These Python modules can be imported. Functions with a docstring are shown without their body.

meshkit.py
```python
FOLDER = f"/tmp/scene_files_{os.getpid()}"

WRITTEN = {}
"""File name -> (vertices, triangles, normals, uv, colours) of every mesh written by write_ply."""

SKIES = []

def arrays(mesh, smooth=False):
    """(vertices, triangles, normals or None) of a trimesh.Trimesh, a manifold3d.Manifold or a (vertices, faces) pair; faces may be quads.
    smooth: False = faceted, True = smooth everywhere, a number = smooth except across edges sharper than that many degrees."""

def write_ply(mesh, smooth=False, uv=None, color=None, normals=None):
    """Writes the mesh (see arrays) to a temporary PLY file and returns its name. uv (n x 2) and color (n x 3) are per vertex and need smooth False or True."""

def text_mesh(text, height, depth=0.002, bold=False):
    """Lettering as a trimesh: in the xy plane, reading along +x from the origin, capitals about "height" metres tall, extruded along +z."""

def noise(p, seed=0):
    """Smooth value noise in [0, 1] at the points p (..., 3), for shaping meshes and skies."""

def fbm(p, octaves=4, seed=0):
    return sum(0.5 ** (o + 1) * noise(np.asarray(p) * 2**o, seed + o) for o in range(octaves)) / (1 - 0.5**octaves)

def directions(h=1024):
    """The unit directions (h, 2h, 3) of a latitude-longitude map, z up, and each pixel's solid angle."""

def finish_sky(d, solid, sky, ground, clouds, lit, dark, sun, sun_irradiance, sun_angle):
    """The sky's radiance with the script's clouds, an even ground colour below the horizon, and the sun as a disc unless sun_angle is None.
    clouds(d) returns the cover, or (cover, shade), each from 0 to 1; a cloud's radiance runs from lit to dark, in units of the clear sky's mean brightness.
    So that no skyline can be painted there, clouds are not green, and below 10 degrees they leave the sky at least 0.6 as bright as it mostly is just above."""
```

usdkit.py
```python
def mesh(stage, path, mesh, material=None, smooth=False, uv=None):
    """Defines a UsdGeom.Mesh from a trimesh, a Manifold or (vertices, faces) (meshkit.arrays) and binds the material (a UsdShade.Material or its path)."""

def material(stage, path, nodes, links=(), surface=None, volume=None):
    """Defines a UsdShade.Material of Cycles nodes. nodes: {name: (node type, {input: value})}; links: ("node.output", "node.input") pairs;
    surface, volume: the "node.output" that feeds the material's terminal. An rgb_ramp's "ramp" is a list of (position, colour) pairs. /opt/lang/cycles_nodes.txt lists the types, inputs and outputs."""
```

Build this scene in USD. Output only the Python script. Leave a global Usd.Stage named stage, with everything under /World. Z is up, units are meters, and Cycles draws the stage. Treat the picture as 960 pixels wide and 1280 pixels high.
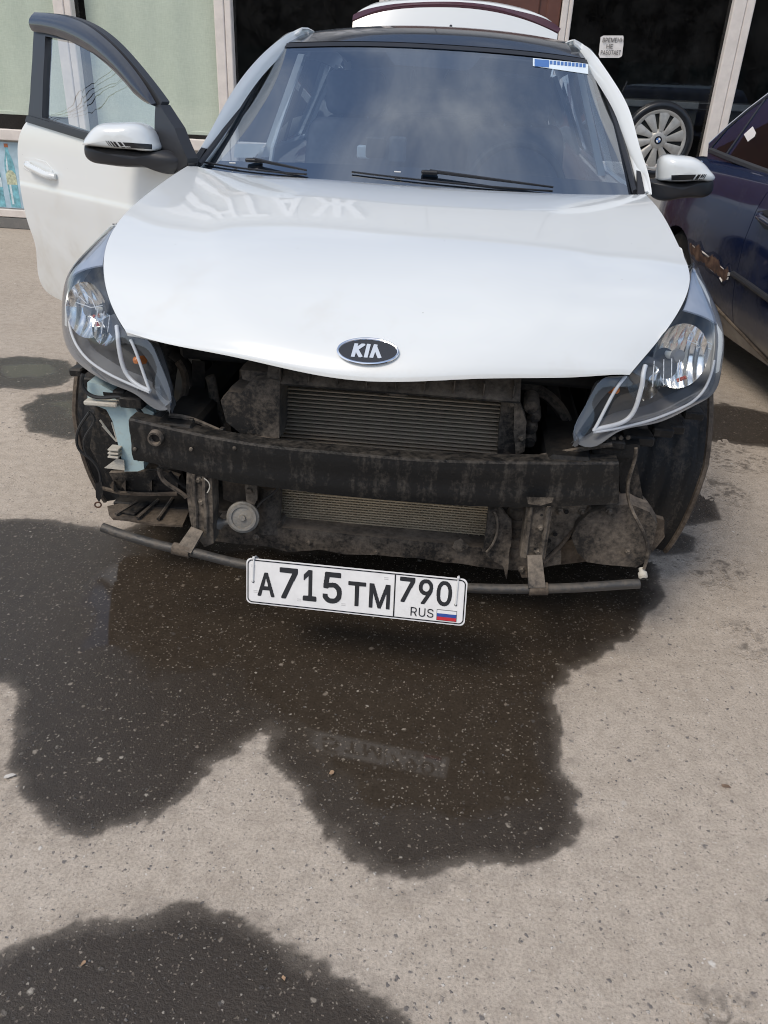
import math, numpy as np, trimesh, manifold3d as m3, shapely.geometry as sg
from shapely import affinity
from scipy.interpolate import make_interp_spline
from pxr import Usd, UsdGeom, UsdLux, UsdShade, Gf, Sdf, Vt
import usdkit
from meshkit import text_mesh, fbm, noise

stage = Usd.Stage.CreateInMemory()
UsdGeom.SetStageUpAxis(stage, UsdGeom.Tokens.z); UsdGeom.SetStageMetersPerUnit(stage, 1.0)
world = UsdGeom.Xform.Define(stage, '/World'); stage.SetDefaultPrim(world.GetPrim())
UsdGeom.Scope.Define(stage, '/World/Looks')

# ------------------------------------------------------------------ camera, sky, sun
CP = np.array([0.1824699, -1.48063331, 1.27563184]); YAW, PITCH, ROLL = [math.radians(a) for a in (-4.79085, 28.55076, 2.74308)]
FPX = 978.379
_fw = np.array([math.sin(YAW)*math.cos(PITCH), math.cos(YAW)*math.cos(PITCH), -math.sin(PITCH)])
_r0 = np.array([math.cos(YAW), -math.sin(YAW), 0]); _u0 = np.cross(_r0, _fw)
RT = math.cos(ROLL)*_r0 + math.sin(ROLL)*_u0; UP = -math.sin(ROLL)*_r0 + math.cos(ROLL)*_u0; FW = _fw
cam = UsdGeom.Camera.Define(stage, '/World/camera')
cam.CreateHorizontalApertureAttr(36.0); cam.CreateVerticalApertureAttr(48.0); cam.CreateFocalLengthAttr(36.0*FPX/960)
cam.CreateClippingRangeAttr((0.05, 500)); cam.CreateExposureAttr(0.60)
cam.AddTransformOp().Set(Gf.Matrix4d(*RT, 0, *UP, 0, *(-FW), 0, *CP, 1))

SUN = np.array([-0.45, -0.55, 0.95]); SUN /= np.linalg.norm(SUN)
sun = UsdLux.DistantLight.Define(stage, '/World/sun')
sun.CreateIntensityAttr(0.33); sun.CreateAngleAttr(22.0); sun.CreateColorAttr((1.0, 0.90, 0.77)); sun.CreateNormalizeAttr(True)
_z = SUN; _x = np.cross([0, 0, 1.0], _z); _x /= np.linalg.norm(_x); _y = np.cross(_z, _x)
sun.AddTransformOp().Set(Gf.Matrix4d(*_x, 0, *_y, 0, *_z, 0, 0, 0, 10, 1))
dome = UsdLux.DomeLight.Define(stage, '/World/sky'); dome.CreateIntensityAttr(1.0)
sky = usdkit.material(stage, '/World/Looks/sky', {
    'sky': ('sky_texture', {'sky_type': 'single_scattering', 'sun_disc': False, 'sun_elevation': math.asin(SUN[2]), 'sun_rotation': math.atan2(SUN[0], SUN[1]), 'altitude': 150.0, 'air_density': 1.0, 'aerosol_density': 1.4}),
    'tc': ('texture_coordinate', {}),
    'mp': ('mapping', {'location': (2.05, 0.75, 0.25), 'scale': (1.0, 1.0, 1.7)}),
    'n': ('noise_texture', {'scale': 2.3, 'detail': 7.0, 'roughness': 0.56, 'distortion': 0.25}),
    'n2': ('noise_texture', {'scale': 4.5, 'detail': 5.0, 'roughness': 0.5}),
    'cover': ('map_range', {'range_type': 'smoothstep', 'from_min': 0.36, 'from_max': 0.84, 'clamp': True}),
    'cc': ('rgb_ramp', {'ramp': [(0.25, (4.4, 4.9, 5.6)), (0.75, (7.0, 7.3, 7.6))]}),
    'mix': ('mix_color', {}),
    'bg': ('background_shader', {'strength': 0.11})},
    [('tc.generated', 'mp.vector'), ('mp.vector', 'n.vector'), ('mp.vector', 'n2.vector'), ('n.fac', 'cover.value'), ('cover.result', 'mix.fac'), ('n2.fac', 'cc.fac'), ('sky.color', 'mix.a'), ('cc.color', 'mix.b'), ('mix.result', 'bg.color')],
    surface='bg.background')
UsdShade.MaterialBindingAPI.Apply(dome.GetPrim()).Bind(sky)

# ------------------------------------------------------------------ helpers
def ray(px, py): return FW + RT*(px-480)/FPX - UP*(py-640)/FPX
def proj(p):
    d = np.asarray(p, float)-CP; z = d@FW
    return np.stack([480+FPX*(d@RT)/z, 640-FPX*(d@UP)/z], -1)
def at(px, py, x=None, y=None, z=None):
    """the point of the place seen at a pixel of the photograph, on the given plane"""
    d = ray(px, py)
    t = (x-CP[0])/d[0] if x is not None else (y-CP[1])/d[1] if y is not None else (z-CP[2])/d[2]
    return CP+t*d
def aty(px, py, fy):
    y = fy(0.0)
    for _ in range(12): p = at(px, py, y=y); y = fy(p[0])
    return at(px, py, y=y)
def resample(p, n):
    p = np.asarray(p, float); s = np.r_[0, np.cumsum(np.linalg.norm(np.diff(p, axis=0), axis=1))]
    q = np.linspace(0, s[-1], n); return np.stack([np.interp(q, s, p[:, k]) for k in range(p.shape[1])], 1)
def spline(C, n=60):
    C = np.asarray(C, float); k = min(3, len(C)-1)
    return make_interp_spline(np.linspace(0, 1, len(C)), C, k=k)(np.linspace(0, 1, n))
def smoothpoly(p, n):
    p = np.asarray(p, float); s = np.r_[0, np.cumsum(np.linalg.norm(np.diff(p, axis=0), axis=1))]
    return make_interp_spline(s, p, k=min(3, len(p)-1))(np.linspace(0, s[-1], n))
def lift(poly, C, side, n=40):
    """a line traced in the photograph, given the depth of the car's symmetric curve C on that side"""
    P = spline(C, 200)*np.array([side, 1, 1]); q = proj(P); out = []
    pl = resample(resample(poly, 400) if len(poly) < 3 else smoothpoly(poly, 400), n)
    for a in pl:
        i = ((q-a)**2).sum(1).argmin(); out.append(at(a[0], a[1], y=P[i, 1]))
    out = np.array(out)
    for _ in range(3): out[1:-1] = (out[:-2]+2*out[1:-1]+out[2:])/4
    return out

_names = {}
def fresh(path):
    k = _names.get(path, 0); _names[path] = k+1
    return path if k == 0 else f'{path}_{k:03d}'
def pth(parent): return '/World' if parent is None else str(parent.GetPath())
def put(name, mesh, mat, parent=None, smooth=40):
    p = usdkit.mesh(stage, fresh(pth(parent)+'/'+name), mesh, mat, smooth=smooth)
    return p.GetPrim()
def thing(name, label=None, cat=None, loc=(0, 0, 0), group=None, kind=None):
    x = UsdGeom.Xform.Define(stage, fresh('/World/'+name)); x.AddTranslateOp().Set(Gf.Vec3d(*map(float, loc)))
    return tag(x.GetPrim(), label, cat, group, kind)
def tag(o, label=None, cat=None, group=None, kind=None):
    for k, v in (('label', label), ('category', cat), ('group', group), ('kind', kind)):
        if v: o.SetCustomDataByKey(k, v)
    return o
def T(v, f): return trimesh.Trimesh(np.asarray(v, float), np.asarray(f, int), process=False)
def cat(*ms):
    ms = [m for q in ms for m in (q if isinstance(q, (list, tuple)) else [q])]
    return trimesh.util.concatenate([T(m.vertices, m.faces) for m in ms])
def box(c, s, ch=0.004):
    c, s = np.asarray(c, float), np.asarray(s, float)/2; ch = min(ch, s.min()*0.6); pts = []
    for i in (-1, 1):
        for j in (-1, 1):
            for k in (-1, 1):
                g = np.array([i, j, k])
                for a in range(3):
                    d = np.full(3, ch); d[a] = 0; pts.append(g*(s-d))
    m = trimesh.convex.convex_hull(np.array(pts)); m.apply_translation(c); return m
def hull(pts): return trimesh.convex.convex_hull(np.asarray(pts, float))
def rbox(c, s, r, seg=3):
    ball = trimesh.creation.icosphere(subdivisions=seg-1, radius=r); pts = []
    s = np.asarray(s, float)/2-r
    for i in (-1, 1):
        for j in (-1, 1):
            for k in (-1, 1): pts.append(ball.vertices+np.array([i, j, k])*s)
    m = trimesh.convex.convex_hull(np.vstack(pts)); m.apply_translation(c); return m
def tube(P, r, sides=10, cap=True):
    P = np.asarray(P, float); t = np.gradient(P, axis=0); t /= np.linalg.norm(t, axis=1, keepdims=True)+1e-12
    a = np.zeros_like(P); ref = np.array([0, 0, 1.0]) if abs(t[0, 2]) < .9 else np.array([1.0, 0, 0])
    for i in range(len(P)):
        v = ref-t[i]*(ref@t[i]); ref = v/(np.linalg.norm(v)+1e-12); a[i] = ref
    b = np.cross(t, a); ang = np.arange(sides)*2*np.pi/sides
    r = np.broadcast_to(r, (len(P),))
    v = P[:, None]+r[:, None, None]*(np.cos(ang)[None, :, None]*a[:, None]+np.sin(ang)[None, :, None]*b[:, None])
    v = v.reshape(-1, 3); f = []
    for i in range(len(P)-1):
        for j in range(sides):
            k = (j+1) % sides; p, q, s, u = i*sides+j, i*sides+k, (i+1)*sides+k, (i+1)*sides+j
            f += [(p, s, q), (p, u, s)]
    if cap:
        n = len(v); v = np.vstack([v, P[0], P[-1]]); L = (len(P)-1)*sides
        for j in range(sides):
            k = (j+1) % sides; f += [(n, j, k), (n+1, L+k, L+j)]
    return T(v, f)
def gridn(P):
    du = np.gradient(P, axis=0); dv = np.gradient(P, axis=1); n = np.cross(du, dv)
    return n/(np.linalg.norm(n, axis=-1, keepdims=True)+1e-12)
def gridmesh(P, flip=False):
    m, n = P.shape[:2]; i, j = np.meshgrid(np.arange(m-1), np.arange(n-1), indexing='ij')
    a, b, c_, d = i*n+j, (i+1)*n+j, (i+1)*n+j+1, i*n+j+1
    f = np.stack([a, b, c_, a, c_, d], -1).reshape(-1, 3)
    return T(P.reshape(-1, 3), f[:, ::-1] if flip else f)
def shell(P, t, flip=False):
    """a closed sheet: the grid P and its copy t behind it"""
    N = gridn(P)*(-1 if flip else 1); m, n = P.shape[:2]; Q = P-N*t
    A = gridmesh(P, flip); B = gridmesh(Q, not flip); k = m*n; f = [A.faces, B.faces+k]
    rim = [i*n for i in range(m)]+[(m-1)*n+j for j in range(1, n)]+[i*n+n-1 for i in range(m-2, -1, -1)]+[j for j in range(n-2, 0, -1)]
    e = []
    for a, b in zip(rim, rim[1:]+rim[:1]):
        e += [(a, b, b+k), (a, b+k, a+k)] if flip else [(b, a, a+k), (b, a+k, b+k)]
    return T(np.vstack([P.reshape(-1, 3), Q.reshape(-1, 3)]), np.vstack(f+[np.array(e)]))
def facing(P, d):
    """a single sheet whose faces look along d"""
    m = gridmesh(P); return m if (m.area_faces@(m.face_normals@np.asarray(d, float))) > 0 else gridmesh(P, True)
def lathe(prof, n=32, center=(0, 0, 0), axis=(0, 0, 1), up=None):
    """prof: (radius, height) rows turned about the axis"""
    prof = np.asarray(prof, float); a = np.asarray(axis, float); a /= np.linalg.norm(a)
    e = np.cross(a, [0, 0, 1.0] if abs(a[2]) < .9 else [1.0, 0, 0]); e /= np.linalg.norm(e); g = np.cross(a, e)
    th = np.linspace(0, 2*np.pi, n+1); P = prof[:, None, 0, None]*(np.cos(th)[None, :, None]*e+np.sin(th)[None, :, None]*g)+prof[:, None, 1, None]*a
    return gridmesh(P+np.asarray(center, float), True)
def prism(poly, o, ex, ey, depth):
    """polygon (2d) standing on axes ex, ey at o, with depth along ex x ey"""
    p = sg.Polygon(poly) if not hasattr(poly, 'geom_type') else poly
    if not p.is_valid: p = p.buffer(0)
    ms = [trimesh.creation.extrude_polygon(g, depth, engine='earcut') for g in getattr(p, 'geoms', [p])]
    m = trimesh.util.concatenate(ms); ex, ey = np.asarray(ex, float), np.asarray(ey, float); ez = np.cross(ex, ey)
    m.vertices = np.asarray(o)+m.vertices[:, :1]*ex+m.vertices[:, 1:2]*ey+m.vertices[:, 2:]*ez
    return m
def extr(pp, y0, y1, bevel=0.0):
    """outline traced in the photograph, standing at depth y0 and reaching back to y1"""
    q = np.array([at(a, b, y=y0) for a, b in pp])[:, [0, 2]]
    return prism(q, (0, y1, 0), (1, 0, 0), (0, 0, 1), y1-y0) if y1 > y0 else None
def move(m, M=None, t=(0, 0, 0)):
    m = m.copy()
    if M is not None: m.vertices = m.vertices@np.asarray(M).T
    m.vertices = m.vertices+np.asarray(t); return m
def flat_text(text, h, o, ex, ey, depth=0.001, bold=False, center=False, sx=1.0):
    m = text_mesh(text, h, depth, bold); v = m.vertices.copy(); v[:, 0] *= sx
    if center: v[:, 0] -= v[:, 0].mean()*0+ (v[:, 0].max()+v[:, 0].min())/2
    ex, ey = np.asarray(ex, float), np.asarray(ey, float); ez = np.cross(ex, ey)
    return T(np.asarray(o)+v[:, :1]*ex+v[:, 1:2]*ey+v[:, 2:]*ez, m.faces)
def wobble(m, amp, scale, seed=0):
    m = m.copy(); v = m.vertices
    m.vertices = v+amp*(np.stack([fbm(v*scale+k*17.3, 3, seed+k) for k in range(3)], 1)-.5)*2; return m
def refine(m, L):
    v, f = trimesh.remesh.subdivide_to_size(m.vertices, m.faces, L, max_iter=12); return trimesh.Trimesh(v, f, process=True)

# ------------------------------------------------------------------ materials
LK = '/World/Looks/'
def plain(name, col, rough=.5, metal=0., coat=0., var=.06, scale=6., bump=0., bscale=60., spec=.5, tint=None):
    """one colour with a slight uneven tone and fine relief"""
    c = np.array(col, float); c2 = np.array(tint, float) if tint is not None else c*(1-var)
    nd = {'g': ('geometry', {}), 'n': ('noise_texture', {'scale': scale, 'detail': 5.0, 'roughness': .6}),
          'r': ('rgb_ramp', {'ramp': [(.35, c2), (.65, c*(1+var*.5))]}),
          'rr': ('map_range', {'from_min': .3, 'from_max': .7, 'to_min': max(rough-.06, 0), 'to_max': rough+.06}),
          'p': ('principled_bsdf', {'metallic': metal, 'coat_weight': coat, 'coat_roughness': .02, 'specular_ior_level': spec})}
    ln = [('g.position', 'n.vector'), ('n.fac', 'r.fac'), ('r.color', 'p.base_color'), ('n.fac', 'rr.value'), ('rr.result', 'p.roughness')]
    if bump:
        nd['n2'] = ('noise_texture', {'scale': bscale, 'detail': 4.0}); nd['b'] = ('bump', {'strength': 1.0, 'distance': bump})
        ln += [('g.position', 'n2.vector'), ('n2.fac', 'b.height'), ('b.normal', 'p.normal')]
    return usdkit.material(stage, LK+name, nd, ln, surface='p.BSDF')
def dirty(name, col, dust=(.20, .165, .125), amount=.5, rough=.55, metal=0., up=.5, scale=9., streak=False, bump=.0015, bscale=120., dmax=.85):
    """plastic or painted metal under road dust, thicker where a face looks up"""
    lo = .66-.34*amount
    nd = {'g': ('geometry', {}), 'mp': ('mapping', {'scale': (3.0, 3.0, .5) if streak else (1, 1, 1)}),
          'n': ('noise_texture', {'scale': scale, 'detail': 8.0, 'roughness': .68}),
          'f': ('noise_texture', {'scale': 90., 'detail': 4.0, 'roughness': .7}),
          'fs': ('math', {'math_type': 'multiply_add', 'value2': .55, 'value3': -.275}),
          's': ('separate_xyz', {}), 'uz': ('math', {'math_type': 'multiply', 'value2': .20*up}),
          'a1': ('math', {'math_type': 'add'}), 'a2': ('math', {'math_type': 'add'}),
          'mr': ('map_range', {'from_min': lo, 'from_max': lo+.42, 'to_min': 0.0, 'to_max': dmax, 'clamp': True}),
          'mx': ('mix_color', {'a': col, 'b': dust}),
          'rr': ('map_range', {'from_min': 0., 'from_max': 1., 'to_min': rough, 'to_max': .92}),
          'b': ('bump', {'strength': 1.0, 'distance': bump}),
          'bn': ('noise_texture', {'scale': bscale, 'detail': 5.0, 'roughness': .65}),
          'p': ('principled_bsdf', {'metallic': metal, 'specular_ior_level': .28})}
    ln = [('g.position', 'mp.vector'), ('mp.vector', 'n.vector'), ('g.position', 'f.vector'), ('g.normal', 's.vector'), ('s.z', 'uz.value1'), ('f.fac', 'fs.value1'),
          ('n.fac', 'a1.value1'), ('uz.value', 'a1.value2'), ('a1.value', 'a2.value1'), ('fs.value', 'a2.value2'), ('a2.value', 'mr.value'), ('mr.result', 'mx.fac'),
          ('mx.result', 'p.base_color'), ('mr.result', 'rr.value'), ('rr.result', 'p.roughness'), ('g.position', 'bn.vector'), ('bn.fac', 'b.height'), ('b.normal', 'p.normal')]
    return usdkit.material(stage, LK+name, nd, ln, surface='p.BSDF')
def pane(name, tint=(.8, .85, .85), r0=.05, rough=.0, dirt=0.0):
    """thin window: clear, mirroring more the flatter it is seen (Schlick)"""
    nd = {'t': ('transparent_bsdf', {'color': tint}), 'gl': ('glossy_bsdf', {'color': (1, 1, 1), 'roughness': rough}), 'lw': ('layer_weight', {'blend': .5}),
          'p5': ('math', {'math_type': 'power', 'value2': 4.6}), 'fr': ('math', {'math_type': 'multiply_add', 'value2': 1-r0, 'value3': r0}), 'm': ('mix_closure', {})}
    ln = [('lw.facing', 'p5.value1'), ('p5.value', 'fr.value1'), ('fr.value', 'm.fac'), ('t.BSDF', 'm.closure1'), ('gl.BSDF', 'm.closure2')]
    out = 'm.closure'
    if dirt:
        nd |= {'g': ('geometry', {}), 'n': ('noise_texture', {'scale': 7., 'detail': 8., 'roughness': .7}), 'mr': ('map_range', {'from_min': .4, 'from_max': .75, 'to_min': 0., 'to_max': dirt, 'clamp': True}),
               'd': ('diffuse_bsdf', {'color': (.5, .47, .42)}), 'm2': ('mix_closure', {})}
        ln += [('g.position', 'n.vector'), ('n.fac', 'mr.value'), ('mr.result', 'm2.fac'), ('m.closure', 'm2.closure1'), ('d.BSDF', 'm2.closure2')]; out = 'm2.closure'
    return usdkit.material(stage, LK+name, nd, ln, surface=out)
M = {}
# white paint: clear-coated, with road film and tiny chips low down
M['paint'] = usdkit.material(stage, LK+'white_paint', {
    'g': ('geometry', {}), 's': ('separate_xyz', {}), 'n': ('noise_texture', {'scale': 5., 'detail': 9., 'roughness': .7}),
    'hz': ('map_range', {'from_min': .95, 'from_max': .35, 'to_min': -.12, 'to_max': .30}), 'a': ('math', {'math_type': 'add'}),
    'mr': ('map_range', {'from_min': .52, 'from_max': .86, 'to_min': 0., 'to_max': .5, 'clamp': True}),
    'v': ('voronoi_texture', {'scale': 38.}), 'vs': ('map_range', {'from_min': .035, 'from_max': .055, 'to_min': 1., 'to_max': 0., 'clamp': True}),
    'vc': ('separate_xyz', {}), 'vg': ('math', {'math_type': 'greater_than', 'value2': .965}), 'vm': ('math', {'math_type': 'multiply'}),
    'mx': ('mix_color', {'a': (.735, .752, .735), 'b': (.50, .455, .37)}), 'm2': ('mix_color', {'b': (.16, .13, .10)}),
    'rr': ('map_range', {'from_min': 0., 'from_max': .6, 'to_min': .22, 'to_max': .6}),
    'p': ('principled_bsdf', {'coat_weight': .9, 'coat_roughness': .025, 'coat_ior': 1.5})},
    [('g.position', 's.vector'), ('g.position', 'n.vector'), ('s.z', 'hz.value'), ('n.fac', 'a.value1'), ('hz.result', 'a.value2'), ('a.value', 'mr.value'), ('mr.result', 'mx.fac'),
     ('g.position', 'v.vector'), ('v.distance', 'vs.value'), ('v.color', 'vc.vector'), ('vc.x', 'vg.value1'), ('vg.value', 'vm.value1'), ('vs.result', 'vm.value2'), ('vm.value', 'm2.fac'),
     ('mx.result', 'm2.a'), ('m2.result', 'p.base_color'), ('mr.result', 'rr.value'), ('rr.result', 'p.roughness')], surface='p.BSDF')
M['navy'] = usdkit.material(stage, LK+'navy_paint', {
    'g': ('geometry', {}), 'n': ('noise_texture', {'scale': 4., 'detail': 8., 'roughness': .65}), 's': ('separate_xyz', {}),
    'hz': ('map_range', {'from_min': .8, 'from_max': .2, 'to_min': -.1, 'to_max': .25}), 'a': ('math', {'math_type': 'add'}),
    'mr': ('map_range', {'from_min': .45, 'from_max': .8, 'to_min': 0.03, 'to_max': .55, 'clamp': True}), 'mx': ('mix_color', {'a': (.003, .007, .026), 'b': (.032, .031, .033)}),
    'rr': ('map_range', {'from_min': 0., 'from_max': .5, 'to_min': .12, 'to_max': .5}),
    'p': ('principled_bsdf', {'coat_weight': .6, 'coat_roughness': .05})},
    [('g.position', 'n.vector'), ('g.position', 's.vector'), ('s.z', 'hz.value'), ('n.fac', 'a.value1'), ('hz.result', 'a.value2'), ('a.value', 'mr.value'), ('mr.result', 'mx.fac'), ('mx.result', 'p.base_color'), ('mr.result', 'rr.value'), ('rr.result', 'p.roughness')], surface='p.BSDF')
M['roof_black'] = plain('black_roof_film', (.012, .012, .014), .16, coat=.5)
M['trim'] = plain('black_trim', (.018, .018, .02), .42, var=.2, bump=.0004, bscale=400)
M['trim_grey'] = plain('grey_frame_film', (.030, .031, .034), .45, var=.15)
M['visor'] = plain('smoked_visor', (.018, .020, .027), .16, coat=.4)
M['frit'] = plain('glass_border', (.008, .009, .012), .25)
M['glass'] = pane('windscreen_glass', (.58, .70, .80), .33)
M['side_glass'] = pane('side_glass', (.84, .88, .88), .20)
M['lens'] = pane('lamp_lens', (.93, .95, .96), .06)
M['shop_glass'] = pane('shop_glass', (.93, .95, .94), .05, dirt=.012)
M['tint_glass'] = pane('tinted_car_glass', (.12, .13, .15), .06)
M['chrome'] = plain('chrome', (.82, .83, .85), .07, metal=1., var=.02)
M['silver'] = plain('silver_strip', (.66, .67, .69), .35, var=.04)
M['reflector'] = usdkit.material(stage, LK+'fluted_reflector', {
    'g': ('geometry', {}), 'w': ('wave_texture', {'wave_type': 'bands', 'bands_direction': 'x', 'scale': 16., 'profile': 'sine'}), 'b': ('bump', {'strength': .35, 'distance': .004}),
    'p': ('principled_bsdf', {'base_color': (.88, .88, .87), 'metallic': 1., 'roughness': .16})},
    [('g.position', 'w.vector'), ('w.fac', 'b.height'), ('b.normal', 'p.normal')], surface='p.BSDF')
M['lamp_grey'] = plain('lamp_bezel_grey', (.17, .175, .185), .35, var=.1)
M['lamp_dark'] = plain('lamp_bezel_dark', (.075, .076, .078), .25, var=.1)
M['lamp_blue'] = plain('lamp_bezel_blue_grey', (.33, .36, .43), .30, var=.1)
M['amber'] = plain('amber_bulb', (.55, .16, .03), .2)
M['red'] = plain('red_reflection_strip', (.42, .10, .07), .3)
M['bulb'] = plain('bulb_glass', (.7, .7, .66), .1)
M['beam'] = dirty('black_beam', (.008, .008, .008), (.15, .13, .108), .44, .40, up=.7, scale=13., streak=True, dmax=.6)
M['plastic'] = dirty('dusty_black_plastic', (.018, .017, .016), (.25, .205, .16), .76, .45, up=1.0)
M['plastic_clean'] = dirty('black_plastic', (.012, .012, .012), (.15, .125, .10), .44, .45, up=.6, streak=True)
M['metal_dirty'] = dirty('dirty_bracket', (.035, .031, .027), (.32, .265, .205), .82, .5, metal=.2, up=.8, scale=14.)
M['tube'] = dirty('worn_tube', (.075, .072, .068), (.20, .17, .135), .50, .42, metal=.5, up=.6, scale=18., streak=False)
M['clay'] = dirty('dried_mud', (.07, .055, .042), (.25, .20, .15), .72, .8, up=.4, scale=12.)
M['fins_up'] = dirty('condenser_tube', (.40, .33, .245), (.44, .36, .27), .6, .5, metal=.3, up=.4, scale=20.)
M['fins_low'] = dirty('radiator_tube', (.36, .29, .20), (.52, .42, .29), .72, .6, metal=.2, up=.3, scale=16.)
M['core'] = dirty('radiator_core', (.016, .014, .012), (.07, .056, .04), .45, .8, up=0., scale=16.)
M['core_low'] = dirty('radiator_core_low', (.05, .04, .03), (.15, .12, .085), .6, .8, up=0., scale=16.)
M['engine'] = dirty('engine_dark', (.010, .010, .010), (.07, .058, .046), .45, .6, up=.6)
M['horn'] = dirty('horn_disc', (.24, .23, .21), (.36, .31, .24), .60, .45, metal=.4, up=.2, scale=18.)
M['washer'] = dirty('pale_blue_plastic', (.40, .53, .55), (.36, .36, .31), .42, .38, up=.3, scale=12., bump=.0004)
M['ivory'] = dirty('ivory_plastic', (.52, .49, .42), (.36, .30, .23), .5, .5, up=.4)
M['rubber'] = dirty('tyre_rubber', (.016, .016, .016), (.12, .10, .08), .4, .75, up=.2)
M['wire'] = plain('cable_black', (.014, .014, .014), .5)
M['seat'] = plain('seat_fabric', (.11, .115, .125), .85, var=.25, scale=25., bump=.001, bscale=200)
M['dash'] = plain('dashboard', (.022, .022, .024), .6, var=.15, bump=.0004, bscale=300)
M['cabin'] = plain('cabin_lining', (.035, .035, .036), .8)
M['white_plastic'] = plain('white_plastic', (.72, .72, .70), .4)
M['note'] = plain('paper', (.78, .74, .70), .7, var=.08, scale=10.)
M['ink'] = plain('ink', (.05, .045, .045), .6)
M['plate_white'] = plain('plate_white', (.80, .79, .77), .35, var=.05, scale=30.)
M['plate_black'] = plain('plate_black', (.02, .021, .024), .4)
M['flag_white'] = plain('flag_white', (.8, .8, .8), .4); M['flag_blue'] = plain('flag_blue', (.03, .08, .32), .4); M['flag_red'] = plain('flag_red', (.55, .03, .04), .4)
M['badge_black'] = plain('badge_black', (.012, .013, .018), .15, coat=.5)
M['maroon'] = plain('maroon_strip', (.055, .010, .018), .3, coat=.4)
M['frame'] = plain('beige_frame', (.71, .645, .585), .5, var=.08, scale=14., bump=.0006, bscale=90.)
M['groove'] = plain('frame_groove', (.30, .24, .20), .7)
M['blind'] = usdkit.material(stage, LK+'green_blind', {
    'g': ('geometry', {}), 'mp': ('mapping', {'scale': (220., 1., 25.)}), 'mq': ('mapping', {'scale': (25., 1., 260.)}), 'n': ('noise_texture', {'scale': 1., 'detail': 3.}), 'm': ('noise_texture', {'scale': 1., 'detail': 3.}),
    'l': ('noise_texture', {'scale': 1.6, 'detail': 4.}), 'a': ('math', {'math_type': 'add'}), 'a2': ('math', {'math_type': 'multiply_add', 'value2': .9}),
    'r': ('rgb_ramp', {'ramp': [(.35, (.52, .57, .47)), (.65, (.68, .72, .61))]}), 'sc': ('math', {'math_type': 'multiply', 'value2': .36}),
    'b': ('bump', {'strength': .5, 'distance': .001}), 'p': ('principled_bsdf', {'roughness': .85})},
    [('g.position', 'mp.vector'), ('g.position', 'mq.vector'), ('mp.vector', 'n.vector'), ('mq.vector', 'm.vector'), ('g.position', 'l.vector'), ('n.fac', 'a.value1'), ('m.fac', 'a.value2'), ('l.fac', 'a2.value1'), ('a.value', 'a2.value3'), ('a2.value', 'sc.value1'), ('sc.value', 'r.fac'), ('r.color', 'p.base_color'), ('a.value', 'b.height'), ('b.normal', 'p.normal')], surface='p.BSDF')
M['brown'] = plain('brown_door', (.115, .045, .03), .4, var=.12, scale=8., bump=.0005, bscale=40.)
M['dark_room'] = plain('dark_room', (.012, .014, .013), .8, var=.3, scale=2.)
M['dark_ledge'] = plain('dark_ledge', (.09, .10, .11), .35, var=.2)
M['facade'] = plain('facade_panel', (.42, .41, .39), .55, var=.08, scale=3., bump=.001, bscale=50.)
M['plinth'] = dirty('plinth_grey', (.17, .165, .155), (.27, .245, .215), .5, .8)
M['letter'] = plain('sign_white', (.80, .80, .80), .4)
M['sign_blue'] = plain('sign_back', (.47, .48, .48), .45)
M['hub'] = plain('hubcap_silver', (.40, .39, .36), .42, metal=.3, var=.15, scale=20.)
M['poster'] = plain('poster_blue', (.45, .60, .68), .4, var=.25, scale=6.)
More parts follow.
